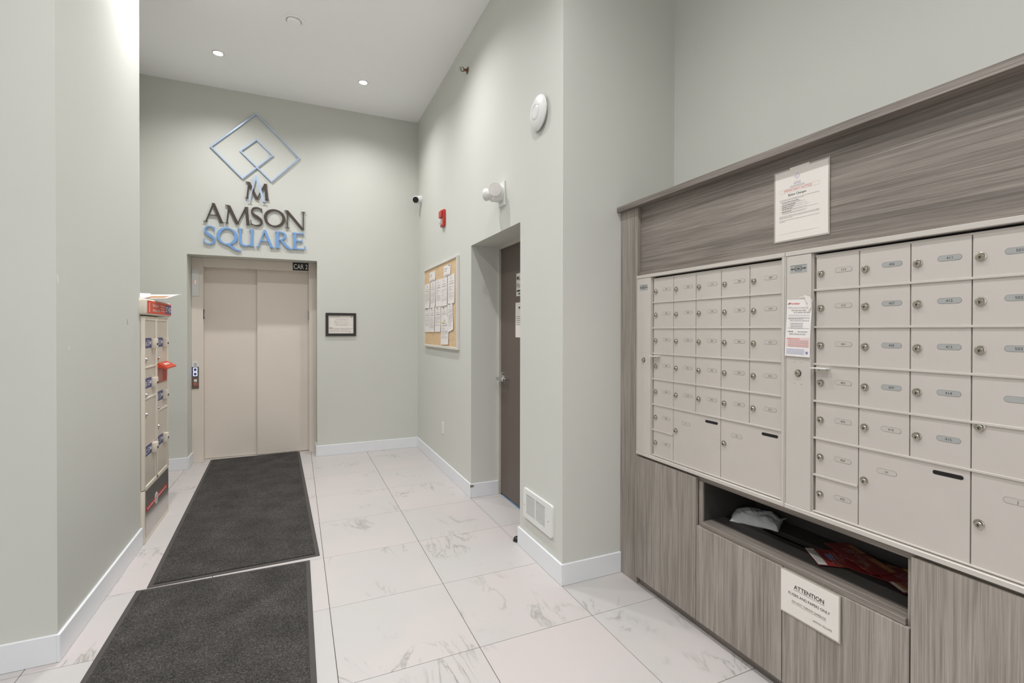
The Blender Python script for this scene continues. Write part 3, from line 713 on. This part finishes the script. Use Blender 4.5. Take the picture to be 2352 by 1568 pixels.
for (a, c) in ((fr, mc-.005), (mc+.005, vw-.085)):
    for k in range(16):
        zc = .03+pitch*(k+.5)
        if sl is None:
            o = B().box(0, c-a, -.0019, .0019, 0, .009).build('slat', 'white', t, loc=(a, zc, .003)); sl = o.data
        else: link('slat', sl, t, (a, zc, .003))
for x, y in ((.02, .08), (vw-.045, .085)): B().cyl((x, y, .0138), (x, y, .0152), .004, seg=10).build('screw', 'nickel', t)

t = thing('sprinkler_cover', 'flat white concealed detector disc in the ceiling', 'detector', 'down', (-.015, 4.42, CEIL))
b = B(); b.lathe([(.088, 0), (.088, .004), (.08, .006), (.06, .007)], seg=40); b.build('base_plate', 'ceil', t, smooth=True)
b = B(); b.lathe([(.054, .006), (.052, .02), (.045, .026), (0, .028)], seg=40); b.build('cap', 'ceil', t, smooth=True)

# ------------------------------------------------------------------ floor mats
def floor_mat(label, loc, w, l, ang):
    t = thing('floor_mat', label, 'mat', 'up', loc, spin=ang, group='dark carpet mats leading to the elevator')
    b = B()
    for (x0, x1, y0, y1) in ((0, w, 0, .028), (0, w, l-.028, l), (0, .028, .028, l-.028), (w-.028, w, .028, l-.028)):
        b.box(x0, x1, y0, y1, 0.0003, .0045, bev=.0015)
    b.box(.02, w-.02, .02, l-.02, .0003, .003)
    b.build('rubber_border', 'rubber', t)
    B().box(.026, w-.026, .026, l-.026, .003, .0105, bev=.002, seg=2).build('carpet_pile', 'carpet', t)
floor_mat('dark grey carpet mat running up to the elevator doors', (-.768, 3.3, 0), .905, 2.97, math.radians(2.0))
floor_mat('dark grey carpet mat in the foreground, cut by the bottom of the picture', (-.812, .25, 0), .888, 3.037, math.radians(.0))

# ------------------------------------------------------------------ parcel locker
t = thing('parcel_locker', 'tall cream parcel locker with an orange-red number 1 header', 'parcel locker', 'left', (-.935, 3.977, 0))
LW = .676   # u = Y-3.977 ; w outward (+X)
b = B(); b.box(0, LW, .36, 1.545, -.5, -.012, bev=.008, seg=2); b.box(.0, .04, .36, 1.545, -.04, 0, bev=.012, seg=3); b.box(LW-.034, LW, .36, 1.545, -.04, 0, bev=.005, seg=2)
b.box(.312, .352, .36, 1.545, -.03, 0, bev=.005); b.box(.03, LW-.03, 1.515, 1.545, -.04, -.003, bev=.003); b.box(.03, LW-.03, .352, .382, -.04, 0, bev=.004)
b.build('carcass', 'cream', t, smooth=True)
b = B(); b.box(0, .03, .0, .358, -.5, -.002, bev=.006, seg=2); b.box(.03, LW, 0, .03, -.45, -.002, bev=.002); b.box(.028, LW-.0, .03, .358, -.45, -.006); b.build('plinth', 'cream', t, smooth=True)
B().box(.03, LW-.004, .03, .35, -.006, -.002, bev=.001).build('kick_panel', 'lockbase', t)
b = B(); b.box(.05, .275, .203, .236, -.002, -.0014); b.box(.345, .62, .207, .24, -.002, -.0014); b.cyl((.31, .222, -.002), (.31, .222, -.001), .042, m=1, seg=24); b.cyl((.31, .222, -.001), (.31, .222, -.0006), .03, m=2, seg=24)
b.prism([(.298, .205), (.318, .222), (.298, .24), (.326, .222)], -.0006, -.0002, m=1)
rnd = random.Random(9); words(b, .07, .26, .214, .01, 1, rnd, z=-.0012); words(b, .36, .6, .218, .01, 1, rnd, z=-.0012)
b.build('stripe_decal', ['redbright', 'white', 'inkl'], t)
def locker_door(u0, u1, z0, z1, hz, kz, mark):
    o = B(); o.box(u0, u1, z0, z1, -.02, -.008, bev=.001)
    if z0 > .4: o.box(u0, u1, z0, z0+.012, -.02, -.001, m=1, bev=.002)
    o = o.build('locker_door', ['lockdoor', 'cream'], t)
    hu = u0+.18
    b = B(); b.box(hu, hu+.062, hz-.04, hz+.03, -.008, .02, bev=.004, seg=2); b.box(hu+.02, hu+.055, hz-.018, hz-.003, .02, .0206, m=1); b.box(hu+.01, hu+.05, hz-.05, hz-.04, -.008, .006); b.build('handle', ['cream', 'ink'], o, smooth=True)
    b = B(); s0 = u0+.028; b.box(s0, hu-.006, hz-.035, hz+.035, -.008, -.0072)
    b.prism([(hu-.05, hz+.016), (hu-.03, hz+.004), (hu-.012, hz+.016), (hu-.012, hz-.014), (hu-.03, hz-.003), (hu-.05, hz-.014)], -.0072, -.0068, m=1)
    for k in range(3): words(b, s0+.045, hu-.06, hz+.012-.014*k, .005, 1, random.Random(k), z=-.007)
    b.text(mark, s0+.004, hz-.022, -.007, .05, m=1, align='LEFT', bold=.01)
    b.build('sticker', ['navy', 'white'], o)
    b = B(); b.lathe([(.013, 0), (.013, .006), (.01, .014), (0, .016)], o=(u0+.026, kz, -.008), seg=18); b.box(u0+.022, u0+.03, kz-.026, kz-.012, -.008, -.002, m=1); b.build('lock_knob', ['chrome', 'nickel'], o, smooth=True)
locker_door(.036, .312, 1.185, 1.515, 1.358, 1.248, 'A'); locker_door(.036, .312, .972, 1.183, 1.081, 1.004, 'B'); locker_door(.036, .312, .384, .97, .614, .871, 'C')
locker_door(.352, .643, 1.182, 1.515, 1.357, 1.243, 'D'); locker_door(.352, .643, .842, 1.05, .954, .872, 'E'); locker_door(.352, .643, .384, .84, .62, .736, 'F')
o = B(); o.box(.352, .643, 1.052, 1.18, -.02, -.006, m=0); o.box(.54, .636, 1.06, 1.16, -.006, -.0052, m=1); o = o.build('return_slot', ['redpale', 'redbright'], t)
b = B(); rnd = random.Random(12)
for k in range(7): words(b, .385, .5, 1.14-.011*k, .004, 0, rnd, z=-.0055)
b.build('slot_print', 'inkp', o)
b = B(); b.prism([(1.17, -.02), (1.2, -.012), (1.204, .0), (1.168, .058), (1.158, .056), (1.172, .0)], .35, .645)
for v in b.bm.verts: x, y, z = v.co; v.co = (z, x, y)
b.build('slot_flap', 'orange', o)
b = B(); words(b, .43, .57, 0, .016, 0, random.Random(2), z=0)
for v in b.bm.verts: x, y, z = v.co; v.co = (x, 1.1955-y*.62, .016+y*1.0)
b.build('flap_lettering', 'alarmwhite', o)
# header
b = B(); b.box(-.03, LW+.012, 1.552, 1.662, -.42, .018, bev=.016, seg=3); h_ = b.build('header_box', 'cream', t, smooth=True)
B().box(.0, LW-.002, 1.563, 1.65, .018, .0195).build('header_sign', 'orange', h_)
z = .0199; rnd = random.Random(5)
b = B(); b.text('1', .05, 1.574, z, .09, bold=.012, sx=1.2); b.build('header_numeral', 'white', h_)
b = B(); b.text('Parcel locker', .13, 1.612, z, .03, align='LEFT', bold=.012, sx=.98); b.text('Armoire à colis', .13, 1.578, z, .03, align='LEFT', bold=.012, sx=.98); b.build('header_lettering', 'white', h_)
b = B()
for k in range(3): words(b, .35, .46, 1.62-.017*k, .007, 0, rnd, z=z)
b.build('header_small_print', 'inkp', h_)
b = B(); b.box(.485, .67, 1.572, 1.64, z-.0003, z, m=2); b.box(.485, .67, 1.6055, 1.608, z, z+.0002, m=0)
b.prism([(.57, 1.59), (.592, 1.607), (.57, 1.624), (.606, 1.607)], z, z+.0003, m=0); b.prism([(.566, 1.632), (.594, 1.632), (.58, 1.624)], z, z+.0003, m=3); b.prism([(.566, 1.582), (.594, 1.582), (.58, 1.59)], z, z+.0003, m=3)
for x0, x1, y in ((.492, .56, 1.615), (.612, .664, 1.613), (.492, .54, 1.588), (.612, .664, 1.588)): words(b, x0, x1, y, .011, 1, rnd, z=z+.0003)
b.build('header_logo', ['white', 'inkp', 'navy', 'redbright'], h_)
# mail lying on the locker
t2 = thing('envelope', 'white envelope lying on the left end of the parcel locker header', 'envelope', 'up', (-1.16, 3.955, 1.6632), spin=math.radians(6))
cv = lambda x, y: .0012+.2*y-.1*y*y+.003*(1+math.sin(x*22))
b = B(); paper_sheet(b, .235, .26, cv, t=.0012, ny=8); b.build('envelope_body', 'paperw', t2, smooth=True)
b = B(); words(b, .05, .17, .1, .006, 0, random.Random(8), cv, .0018); words(b, .05, .15, .085, .006, 0, random.Random(9), cv, .0018); b.build('address_print', 'inkl', t2)
t2 = thing('letter_sheet', 'curled white letter with a tan patch resting across the parcel locker header', 'paper', 'up', (-1.12, 4.2, 1.668), spin=math.radians(-4))
cv = lambda x, y: .001+.16*y-.2*max(0, y-.2)**2+.006*(x/.25)**2
b = B(); paper_sheet(b, .27, .37, cv, t=.0012, ny=8); b.build('sheet', 'paperw', t2, smooth=True)
b = B(); paper_sheet(b, .12, .15, lambda x, y: cv(x, y)+.0012, t=.0004, x0=.13, y0=.03); b.build('tan_patch', 'flyerorange', t2)

# ------------------------------------------------------------------ mail cabinet (grey wood)
CY = 2.388
mc_ = thing('mail_cabinet', 'built-in grey wood cabinet framing the mailboxes', 'cabinet', 'right', (1.78, CY, 0))
U = lambda y: CY-y
def part(name, y0, y1, z0, z1, w0, w1, m, bev=.0012, parent=mc_):
    return B().box(U(y0), U(y1), z0, z1, w0, w1, bev=bev).build(name, m, parent)
YE = .40
part('stile', CY-.001, 2.232, .0, 2.152, -.4, 0, 'woodv')
part('upper_panel', 2.232, YE, 1.775, 2.152, -.1, -.026, 'woodh')
part('panel_rail', 2.232, YE, 1.757, 1.785, -.1, -.01, 'woodh')
part('top_board', CY-.001, YE, 2.152, 2.182, -.408, .03, 'woodh')
part('middle_rail', 2.232, YE, .725, .762, -.06, 0, 'woodh')
part('kick_board', 2.232, YE, 0, .1, -.04, -.02, 'woodh')
part('end_stile', YE+.02, YE, 0, 2.152, -.4, 0, 'woodv')
part('niche_post', 1.765, 1.742, .08, .725, -.36, 0, 'woodv')
part('niche_post', .889, .866, .08, .725, -.36, 0, 'woodv')
part('niche_shelf', 1.742, .889, .512, .534, -.065, .012, 'woodh')  # lit front strip of the shelf, painted as lighter wood
part('niche_shelf', 1.742, .889, .512, .534, -.175, -.065, 'niche', 0)  # rear of the same shelf, coloured dark for the shade there
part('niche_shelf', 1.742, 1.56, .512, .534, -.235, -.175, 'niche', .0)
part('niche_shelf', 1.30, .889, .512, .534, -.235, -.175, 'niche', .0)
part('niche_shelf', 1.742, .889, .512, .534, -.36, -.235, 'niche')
part('niche_back', 1.742, .889, .5, .74, -.372, -.36, 'niche')  # back, roof and liner carry the niche's shade in their colour
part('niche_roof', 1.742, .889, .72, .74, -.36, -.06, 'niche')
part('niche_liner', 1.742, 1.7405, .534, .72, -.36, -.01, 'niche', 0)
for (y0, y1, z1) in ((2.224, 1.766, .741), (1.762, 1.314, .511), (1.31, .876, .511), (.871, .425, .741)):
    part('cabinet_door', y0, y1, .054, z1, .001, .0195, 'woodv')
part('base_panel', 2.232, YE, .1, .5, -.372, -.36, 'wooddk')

# ------------------------------------------------------------------ mailboxes
FX = 1.765; ZT, ZB = 1.738, .776; RH = (ZT-ZB)/7; CWD = .152
lockme = {}; doorme = {}
def pill(b, cx, cy, w, h, z0, z1, m, n=8):
    r = h/2; b.prism(rrect(cx-w/2, cx+w/2, cy-h/2, cy+h/2, r*.999, n), z0, z1, m)
def mailbox_bank(label, y_out0, y_mast1, y_c0, ncol, y_out1, spec, tabrow):
    t = thing('mailbox_bank', label, 'mailboxes', 'right', (FX, y_out0, 0), group='aluminium mailbox banks in the cabinet')
    u = lambda y: y_out0-y
    wE = u(y_out1); uc = u(y_c0)
    zt, zb = 1.757, .754
    FM = .010
    b = B(); b.box(0, wE, zt-.017, zt, -.045, FM, bev=.0015); b.box(0, wE, zb, zb+.017, -.045, FM, bev=.0015)
    b.box(0, wE, zb+.017, zb+.0185, -.03, FM-.004)
    b.box(wE-.010, wE, zb+.017, zt-.017, -.045, FM, bev=.0015); b.box(wE-.017, wE-.0115, zb+.017, zt-.017, -.03, .004); b.box(0, .004, zb+.017, zt-.017, -.045, FM-.001)
    b.build('frame', 'alu', t)
    B().box(.004, wE-.01, zb+.01, zt-.01, -.046, -.03).build('box_interior', 'void', t)
    um = u(y_mast1)
    mp = B(); mp.box(.005, um, zb+.0175, zt-.018, -.03, FM-.002, bev=.001); mp.box(um+.0006, um+.0042, zb+.0175, zt-.018, -.03, -.002); mp = mp.build('master_panel', 'alu', t)
    pc = (.005+um)/2
    b = B(); b.box(pc-.034, pc+.034, 1.672, 1.702, FM-.002, FM-.0012, bev=.0003); b.box(pc-.031, pc+.031, 1.6995, 1.7005, FM-.0012, FM-.001, m=1)
    for s in (-1, 1): b.prism([(pc+s*.031, 1.687), (pc+s*.024, 1.692), (pc+s*.024, 1.682)], FM-.0012, FM-.0009, m=1)
    framed(b, rrect(pc-.014, pc+.014, 1.678, 1.696, .003), rrect(pc-.0125, pc+.0125, 1.6795, 1.6945, .002), FM-.0012, FM-.0009, 1)
    b.text('CMC', pc, 1.683, FM-.0009, .011, m=1, bold=.02); b.box(pc-.023, pc-.0155, 1.685, 1.6885, FM-.0012, FM-.0009, m=1); b.box(pc+.0155, pc+.023, 1.685, 1.6885, FM-.0012, FM-.0009, m=1)
    b.build('maker_plate', ['plateg', 'ink'], mp)
    b = B(); zc = 1.287; b.lathe([(.0115, 0), (.0115, .004), (.0085, .005), (.0085, .009), (0, .0092)], o=(pc, zc, FM-.002), seg=24); b.box(pc-.0012, pc+.0012, zc-.004, zc+.004, FM+.0071, FM+.0076, m=1); b.lathe([(.0135, 0), (.0135, .001), (.0115, .001)], o=(pc, zc, FM-.002), seg=24, m=1); b.build('master_lock', ['nickel', 'ink'], mp, smooth=True)
    b = B()
    for sx in (-1, 1):
        for sz in (-1, 1): b.cyl((pc+sx*.014, zc+sz*.042, FM-.002), (pc+sx*.014, zc+sz*.042, FM-.0012), .0025, seg=8)
    b.build('rivets', 'plateg', mp)
    # horizontal hinge bars
    full = uc+ncol*CWD
    for r in range(0, 8):
        z = ZT-.012-r*RH*.99 if r == 0 else ZT-r*RH
        if r in (1, 2, 3, 4, 5): B().box(uc-.005, wE-.012, z-.0035, z+.0035, -.028, .001, bev=.0006).build('hinge_bar', 'alu', t)
        if r == 0: B().box(uc-.004, wE-.012, ZT-.0135, ZT-.0065, -.028, -.006, bev=.0006).build('hinge_bar', 'alu', t)
        if r == 6: B().box(uc-.005, uc+CWD-.0015, z-.0035, z+.0035, -.028, .001, bev=.0006).build('hinge_bar', 'alu', t)
        if r == 7: B().box(uc-.004, wE-.012, ZB-.001, ZB+.004, -.028, .003, bev=.0006).build('hinge_bar', 'alu', t)
    for (c0, c1, r0, r1, txt, kind, grey) in spec:
        x0 = uc+c0*CWD; x1 = uc+c1*CWD; z1 = ZT-r0*RH; z0 = ZT-r1*RH
        if r0 == 0: z1 -= .0105
        w, h = x1-x0-.003, z1-z0-.0065
        k = (round(w, 4), round(h, 4))
        if k not in doorme:
            o = B().box(0, w, 0, h, -.02, -.004, bev=.0008).build('mailbox_door', 'alud', t, loc=(x0+.0015, z0+.0033, 0)); doorme[k] = o.data
        else: o = link('mailbox_door', doorme[k], t, (x0+.0015, z0+.0033, 0))
        hh = RH
        if kind == 'small': lx, lz = .018, h-.064; px, pz = .098, h-.058
        elif kind == 'tall': lx, lz = .018, h*.46; px, pz = .098, h-.058
        else: lx, lz = .018, h-.108; px, pz = .086, h-.062
        if 'lock' not in lockme:
            b = B(); b.lathe([(.0132, 0), (.0132, .002), (.0095, .003)], seg=24); b.lathe([(.0088, .002), (.0088, .008), (.0075, .0095), (0, .0097)], o=(.0006, -.0018, 0), seg=20); b.cyl((.0006, -.0018, .0097), (.0006, -.0018, .01), .0028, m=1, seg=10); b.box(-.0003, .0015, -.0072, -.002, .0097, .01, m=1)
            l = b.build('lock', ['nickel', 'ink'], o, smooth=True); lockme['lock'] = l.data
        else: l = link('lock', lockme['lock'], o)
        l.location = (lx, lz, -.004)
        b = B(); pill(b, px, pz, .0595, .0175, -.004, -.0036, 1); pill(b, px, pz, .0575, .0158, -.0036, -.0033, 0)
        if txt: b.text(txt, px, pz-.0038, -.0031, .0112, m=2)
        b.build('number_plate', ['plateg' if grey else 'plate', 'outline', 'ink'], o)
        if kind == 'big':
            b = B(); pill(b, w-.052, h-.026, .075, .0125, -.0042, -.0034, 0); b.build('mail_slot', 'void', o)
        if kind == 'small' and (c0, r0) == (0, tabrow):
            b = B(); b.box(-.002, .053, h-.0125, h-.009, -.004, .026, bev=.0006, m=2); b.box(.0, .05, h-.026, h-.012, -.004, -.0025); b.cyl((.012, h-.019, -.0025), (.012, h-.019, -.0012), .003, seg=8, m=1); b.cyl((.042, h-.019, -.0025), (.042, h-.019, -.0012), .003, seg=8, m=1); b.build('pull_tab', ['alu', 'nickel', 'white'], o)
    return t
spec = []
num = [['201', '202', '203', '204', '205', '206', '207'], ['208', '209', '210', '211', '212'], ['213', '214', '301', '302', '303'], ['304', '305', '306', '307', '308'], ['309', '310', '311', '312', '313']]
for c, colm in enumerate(num):
    for r, s_ in enumerate(colm): spec.append((c, c+1, r, r+1, s_, 'small', False))
spec += [(1, 3, 5, 7, 'F', 'big', False), (3, 5, 5, 7, 'G', 'big', False)]
bl = mailbox_bank('farther mailbox bank numbered 201 to 313, next to the wood stile', 2.209, 2.092, 2.081, 5, 1.302, spec, 3)
spec = []
num = [['314', '315', '401', '402', '403', '404', '405'], ['406', '407', '408', '409', '410'], ['411', '412', '413', '414', '415'], ['501', '502', '503']]
for c, colm in enumerate(num):
    for r, s_ in enumerate(colm): spec.append((c, c+1, r, r+1, s_, 'small', c > 0 and not (c == 1 and r == 4)))
spec += [(1, 3, 5, 7, 'H', 'big', False), (3, 4, 3, 5, '', 'tall', True), (3, 4, 5, 7, 'J', 'tall', False)]
br_ = mailbox_bank('nearer mailbox bank numbered 314 to 503, cut by the right edge', 1.3, 1.196, 1.185, 4, .563, spec, 3)
part('bank_filler', .562, YE+.02, .754, 1.757, -.04, 0, 'woodv')

# ------------------------------------------------------------------ notices on the cabinet
t = thing('bylaw_notice', 'laminated IMPORTANT NOTICE sheet taped on the upper wood panel', 'notice', 'right', (1.78+.026-.001, 1.386, 1.808), spin=0)
nw, nh = .229, .288
cv = lambda x, y: .0008+.004*math.sin(PI*y/nh)*max(0, x/nw-.55)
b = B(); paper_sheet(b, nw, nh, cv, t=.0004); b.build('lamination', 'laminate', t, smooth=True)
b = B(); paper_sheet(b, nw-.012, nh-.012, cv, t=.0002, z=.0005, x0=.006, y0=.006); b.build('sheet', 'paper', t, smooth=True)
b = B(); rnd = random.Random(21); z = .0009; cx = nw*.44
def dia(cx, cy, r, m): framed(b, [(cx+r, cy), (cx, cy+r), (cx-r, cy), (cx, cy-r)], [(cx+r*.86, cy), (cx, cy+r*.86), (cx-r*.86, cy), (cx, cy-r*.86)], z, z+.0001, m)
dia(cx, .252, .0115, 4); dia(cx, .252, .004, 4); b.text('AMSON', cx, .2275, z, .008, m=3); b.text('SQUARE', cx, .2215, z, .008, m=4)
words(b, cx-.03, cx+.03, .216, .0016, 1, rnd, z=z); words(b, cx-.03, cx+.03, .2125, .0014, 1, rnd, z=z)
framed(b, [(.025, .196), (.19, .196), (.19, .21), (.025, .21)], [(.0254, .1964), (.1896, .1964), (.1896, .2096), (.0254, .2096)], z, z+.0001, 3)
b.text('IMPORTANT NOTICE', cx+.002, .1985, z+.0002, .0125, m=2, sx=.98); b.text('Bylaw Changes', cx, .18, z, .0125, m=0, bold=.015)
y = .168
for k in range(2): words(b, .026, .19 if k == 0 else .13, y, .0017, 1, rnd, z=z); y -= .004
y -= .003
for k in range(5):
    b.box(.031, .033, y, y+.002, z, z+.0001, m=0); words(b, .036, .1-.006*k if k else .108, y, .0022, 0, rnd, z=z); y -= .004
    for q in range(2 if k in (0, 3, 4) else 1): words(b, .037, rnd.uniform(.1, .188), y, .0015, 1, rnd, z=z); y -= .0037
y -= .005
for k in range(3): words(b, .025, .19 if k < 2 else .08, y, .0017, 1, rnd, z=z); y -= .0042
y -= .005
for k in range(2): words(b, .025, .19 if k < 1 else .05, y, .0017, 1, rnd, z=z); y -= .0042
b.box(.026, .19, .032, .0325, z, z+.0001, m=3)
for v in b.bm.verts: v.co.z += cv(v.co.x, v.co.y)
b.build('print', ['ink', 'inkg', 'inkr', 'inkl', 'inkb'], t)
b = B(); b.box(.07, .15, nh-.006, nh+.003, .0016, .002); b.build('tape_strip', 'tape', t)

t = thing('attention_notice', 'laminated ATTENTION flyers and papers only sign on the lower cabinet doors', 'notice', 'right', (1.7595, 1.3165, .340))
aw, ah = .235, .172
cv = lambda x, y: .0008+.003*(x/aw)**2
b = B(); paper_sheet(b, aw, ah, cv, t=.0004); b.build('lamination', 'laminate', t, smooth=True)
b = B(); paper_sheet(b, aw-.01, ah-.01, cv, t=.0002, z=.0005, x0=.004, y0=.005); b.build('sheet', 'paper', t, smooth=True)
b = B(); z = .0010; f2 = cv
b.text('ATTENTION', .117, .112, z, .022, m=0, bold=.02, fn=f2, sx=.96); hline(b, .056, .178, .1068, .0011, z, f2, 0)
b.text('FLYERS AND PAPERS ONLY', .117, .083, z, .0145, m=0, bold=.012, fn=f2, sx=.93)
b.text('DO NOT THROW GARBAGE', .117, .057, z, .0115, m=0, fn=f2, sx=.9); hline(b, .05, .184, .0532, .0008, z, f2, 0)
b.text('AMSON SQUARE', .205, .026, z, .0105, m=0, align='RIGHT', fn=f2, sx=.9)
b.build('print', ['ink', 'inkg'], t)

t = thing('delivery_notice', 'curled white and pink missed delivery slip taped to the mailbox master panel', 'paper', 'right', (FX-.0085, 1.2965, 1.352), spin=math.radians(-1.5))
dw, dh = .102, .218
cv = lambda x, y: .001+.010*max(0, x/dw-.3)**2*math.sin(PI*min(1, y/dh*1.05+.05))+.004*(1-y/dh)**2
b = B(); paper_sheet(b, dw, dh, cv, nx=8, ny=10); b.build('slip', 'paperw', t, smooth=True)
b = B(); rnd = random.Random(31); z = .0009
def q(x0, x1, y0, y1, m):
    n = 6
    for i in range(n):
        a = x0+(x1-x0)*i/n; c = x0+(x1-x0)*(i+1)/n
        b.quad([(a, y0, z+cv(a, y0)), (c, y0, z+cv(c, y0)), (c, y1, z+cv(c, y1)), (a, y1, z+cv(a, y1))], m)
q(.004, .098, .038, .072, 5)
z = .0013
b.text('Purolator', .014, .2, z, .0105, m=2, align='LEFT', bold=.02, fn=cv); b.prism([(.005, .2), (.011, .2), (.014, .207), (.009, .2045)], z+.001, z+.0013, m=0)
b.text("We're sorry we missed you", .006, .1845, z, .0088, m=3, align='LEFT', bold=.012, fn=cv, sx=.83)
for k in range(3): words(b, .08, .098, .2075-.0035*k, .0015, 1, rnd, cv, z)
words(b, .02, .08, .175, .004, 3, rnd, cv, z); words(b, .03, .095, .167, .004, 3, rnd, cv, z)
for y in (.158, .15, .145, .108): words(b, .008, .096, y, .0012, 1, rnd, cv, z)
words(b, .01, .07, .1435, .0022, 1, rnd, cv, z); words(b, .015, .095, .136, .003, 3, rnd, cv, z)
for k in range(4): words(b, .018, .07, .126-.006*k, .0018, 1, rnd, cv, z)
words(b, .008, .03, .094, .0025, 0, rnd, cv, z); words(b, .05, .09, .094, .0025, 1, rnd, cv, z); words(b, .015, .085, .084, .004, 3, rnd, cv, z)
words(b, .006, .06, .066, .0026, 2, rnd, cv, z)
for k in range(6): words(b, .012, .096, .06-.0045*k, .0015, 2 if k % 2 else 1, rnd, cv, z)
for k in range(5): words(b, .006, .08, .027-.0045*k, .0014, 4, rnd, cv, z)
q(.085, .094, .012, .021, 4)
b.build('print', ['ink', 'inkg', 'inkr', 'inkl', 'inkb', 'inkp'], t)
b = B(); b.prism([(.07, .236), (.1, .226), (.104, .19), (.092, .172), (.088, .2)], .006, .0066)
for v in b.bm.verts: v.co.z += .14*max(0, v.co.x-.082)
b.build('loose_tape', 'paper', t)
b = B(); b.box(.05, .075, .2245, .229, .0, .0006); b.build('tape_strip', 'tape', t)

# ------------------------------------------------------------------ things in the niche
t = thing('poly_mailer', 'crumpled pale grey plastic mailer lying in the cabinet niche', 'parcel', 'up', (2.02, 1.64, .5345), spin=math.radians(-60))
from mathutils import noise
b = B(); nx, ny = 44, 30
top = {}
for j in range(ny+1):
    for i in range(nx+1):
        u = -1+2*i/nx; v = -1+2*j/ny
        e = max(0.0, (1-abs(u)**3.2))*max(0.0, (1-abs(v)**2.6))
        flap = max(0, (u-.55)/.45)
        h = (.05*e**.6)*(1-.5*flap)+.02*flap*(1-abs(v))
        cr = noise.noise((u*2.4, v*2.0, 2.0))*.010+abs(noise.noise((u*4.5+v*2, v*3.5, 5.0)))*.010+noise.noise((u*9, v*8, 9))*.0016
        h = max(0.001, h+cr*(e**.4+.3*flap))
        top[i, j] = b.bm.verts.new((u*.104+noise.noise((u*2, v*3, 1))*.006, v*.074*(1+.1*flap)+noise.noise((u*4, v, 7))*.006, h))
bot = {}
for j in range(ny+1):
    for i in range(nx+1): c = top[i, j].co; bot[i, j] = b.bm.verts.new((c.x, c.y, 0.0))
for j in range(ny):
    for i in range(nx):
        b.bm.faces.new((top[i, j], top[i+1, j], top[i+1, j+1], top[i, j+1])); b.bm.faces.new((bot[i, j+1], bot[i+1, j+1], bot[i+1, j], bot[i, j]))
for i in range(nx):
    b.bm.faces.new((bot[i, 0], bot[i+1, 0], top[i+1, 0], top[i, 0])); b.bm.faces.new((top[i, ny], top[i+1, ny], bot[i+1, ny], bot[i, ny]))
for j in range(ny):
    b.bm.faces.new((top[0, j], top[0, j+1], bot[0, j+1], bot[0, j])); b.bm.faces.new((bot[nx, j], bot[nx, j+1], top[nx, j+1], top[nx, j]))
b.build('bag_body', 'bag', t, smooth=True)
b = B(); b.prism([(.085, -.03), (.128, .012), (.09, .045)], .016, .0168)
for v in b.bm.verts: v.co.z += .5*max(0, v.co.x-.085)
b.build('bag_flap', 'bag', t)

def flyer(label, loc, ang, w, l, kind, lift):
    t = thing('flyer', label, 'flyer', 'up', loc, spin=math.radians(ang), group='flyers lying in the cabinet niche')
    cv = lambda x, y: lift[0]+lift[1]*(y/l)**2+lift[2]*(x/w)**2
    b = B(); paper_sheet(b, w, l, cv, t=.0022, nx=6, ny=8); b.build('pages', 'flyer', t, smooth=True)
    b = B(); rnd = random.Random(int(ang*7)+3); z = .0026
    def pat(x0, x1, y0, y1, m): b.quad([(x, y, z+cv(x, y)+.0004) for x, y in ((x0, y0), (x1, y0), (x1, y1), (x0, y1))], m)
    if kind == 0:
        pat(.0, w, .0, l*.16, 0)
        for k in range(6): words(b, w*.12, w*.85, l*.03+.0055*k, .0025, 3, rnd, cv, z+.0006)
        pat(w*.3, w*.62, l*.28, l*.4, 4)
    if kind == 1: pat(w*.55, w*.98, l*.7, l*.96, 1); pat(w*.1, w*.4, l*.75, l*.95, 1)
    if kind == 2: pat(w*.05, w*.95, l*.8, l*.93, 2); pat(w*.6, w*.98, l*.0, l*.1, 0); pat(w*.62, w*.98, l*.1, l*.22, 1)
    for (u_, v_) in ((.2, .45), (.45, .5), (.25, .62), (.6, .36)): 
        for k in range(2): words(b, w*u_, min(w*.95, w*u_+.045), l*v_-.012*k, .006, 5, rnd, cv, z+.0006)
    b.build('print', ['paper', 'flyerorange', 'flyeryellow', 'inkg', 'inkb', 'flyertext'], t)
flyer('red flyer with a tan food picture, back one of the pile in the niche', (1.935, 1.19, .5345), -76, .2, .155, 1, (.0015, .0, .0))
flyer('red flyer with a white address strip, leftmost of the pile in the niche', (1.94, 1.342, .5392), -127, .147, .2, 0, (.001, .0, .0))
flyer('red flyer with a yellow band, rightmost of the pile in the niche', (1.998, 1.127, .5445), -118.5, .185, .142, 2, (.001, .0, .0))
flyer('loose red flyer with tan corner lying across the middle of the pile in the niche', (2.038, 1.325, .549), -112, .26, .105, 1, (.001, .0, .0))
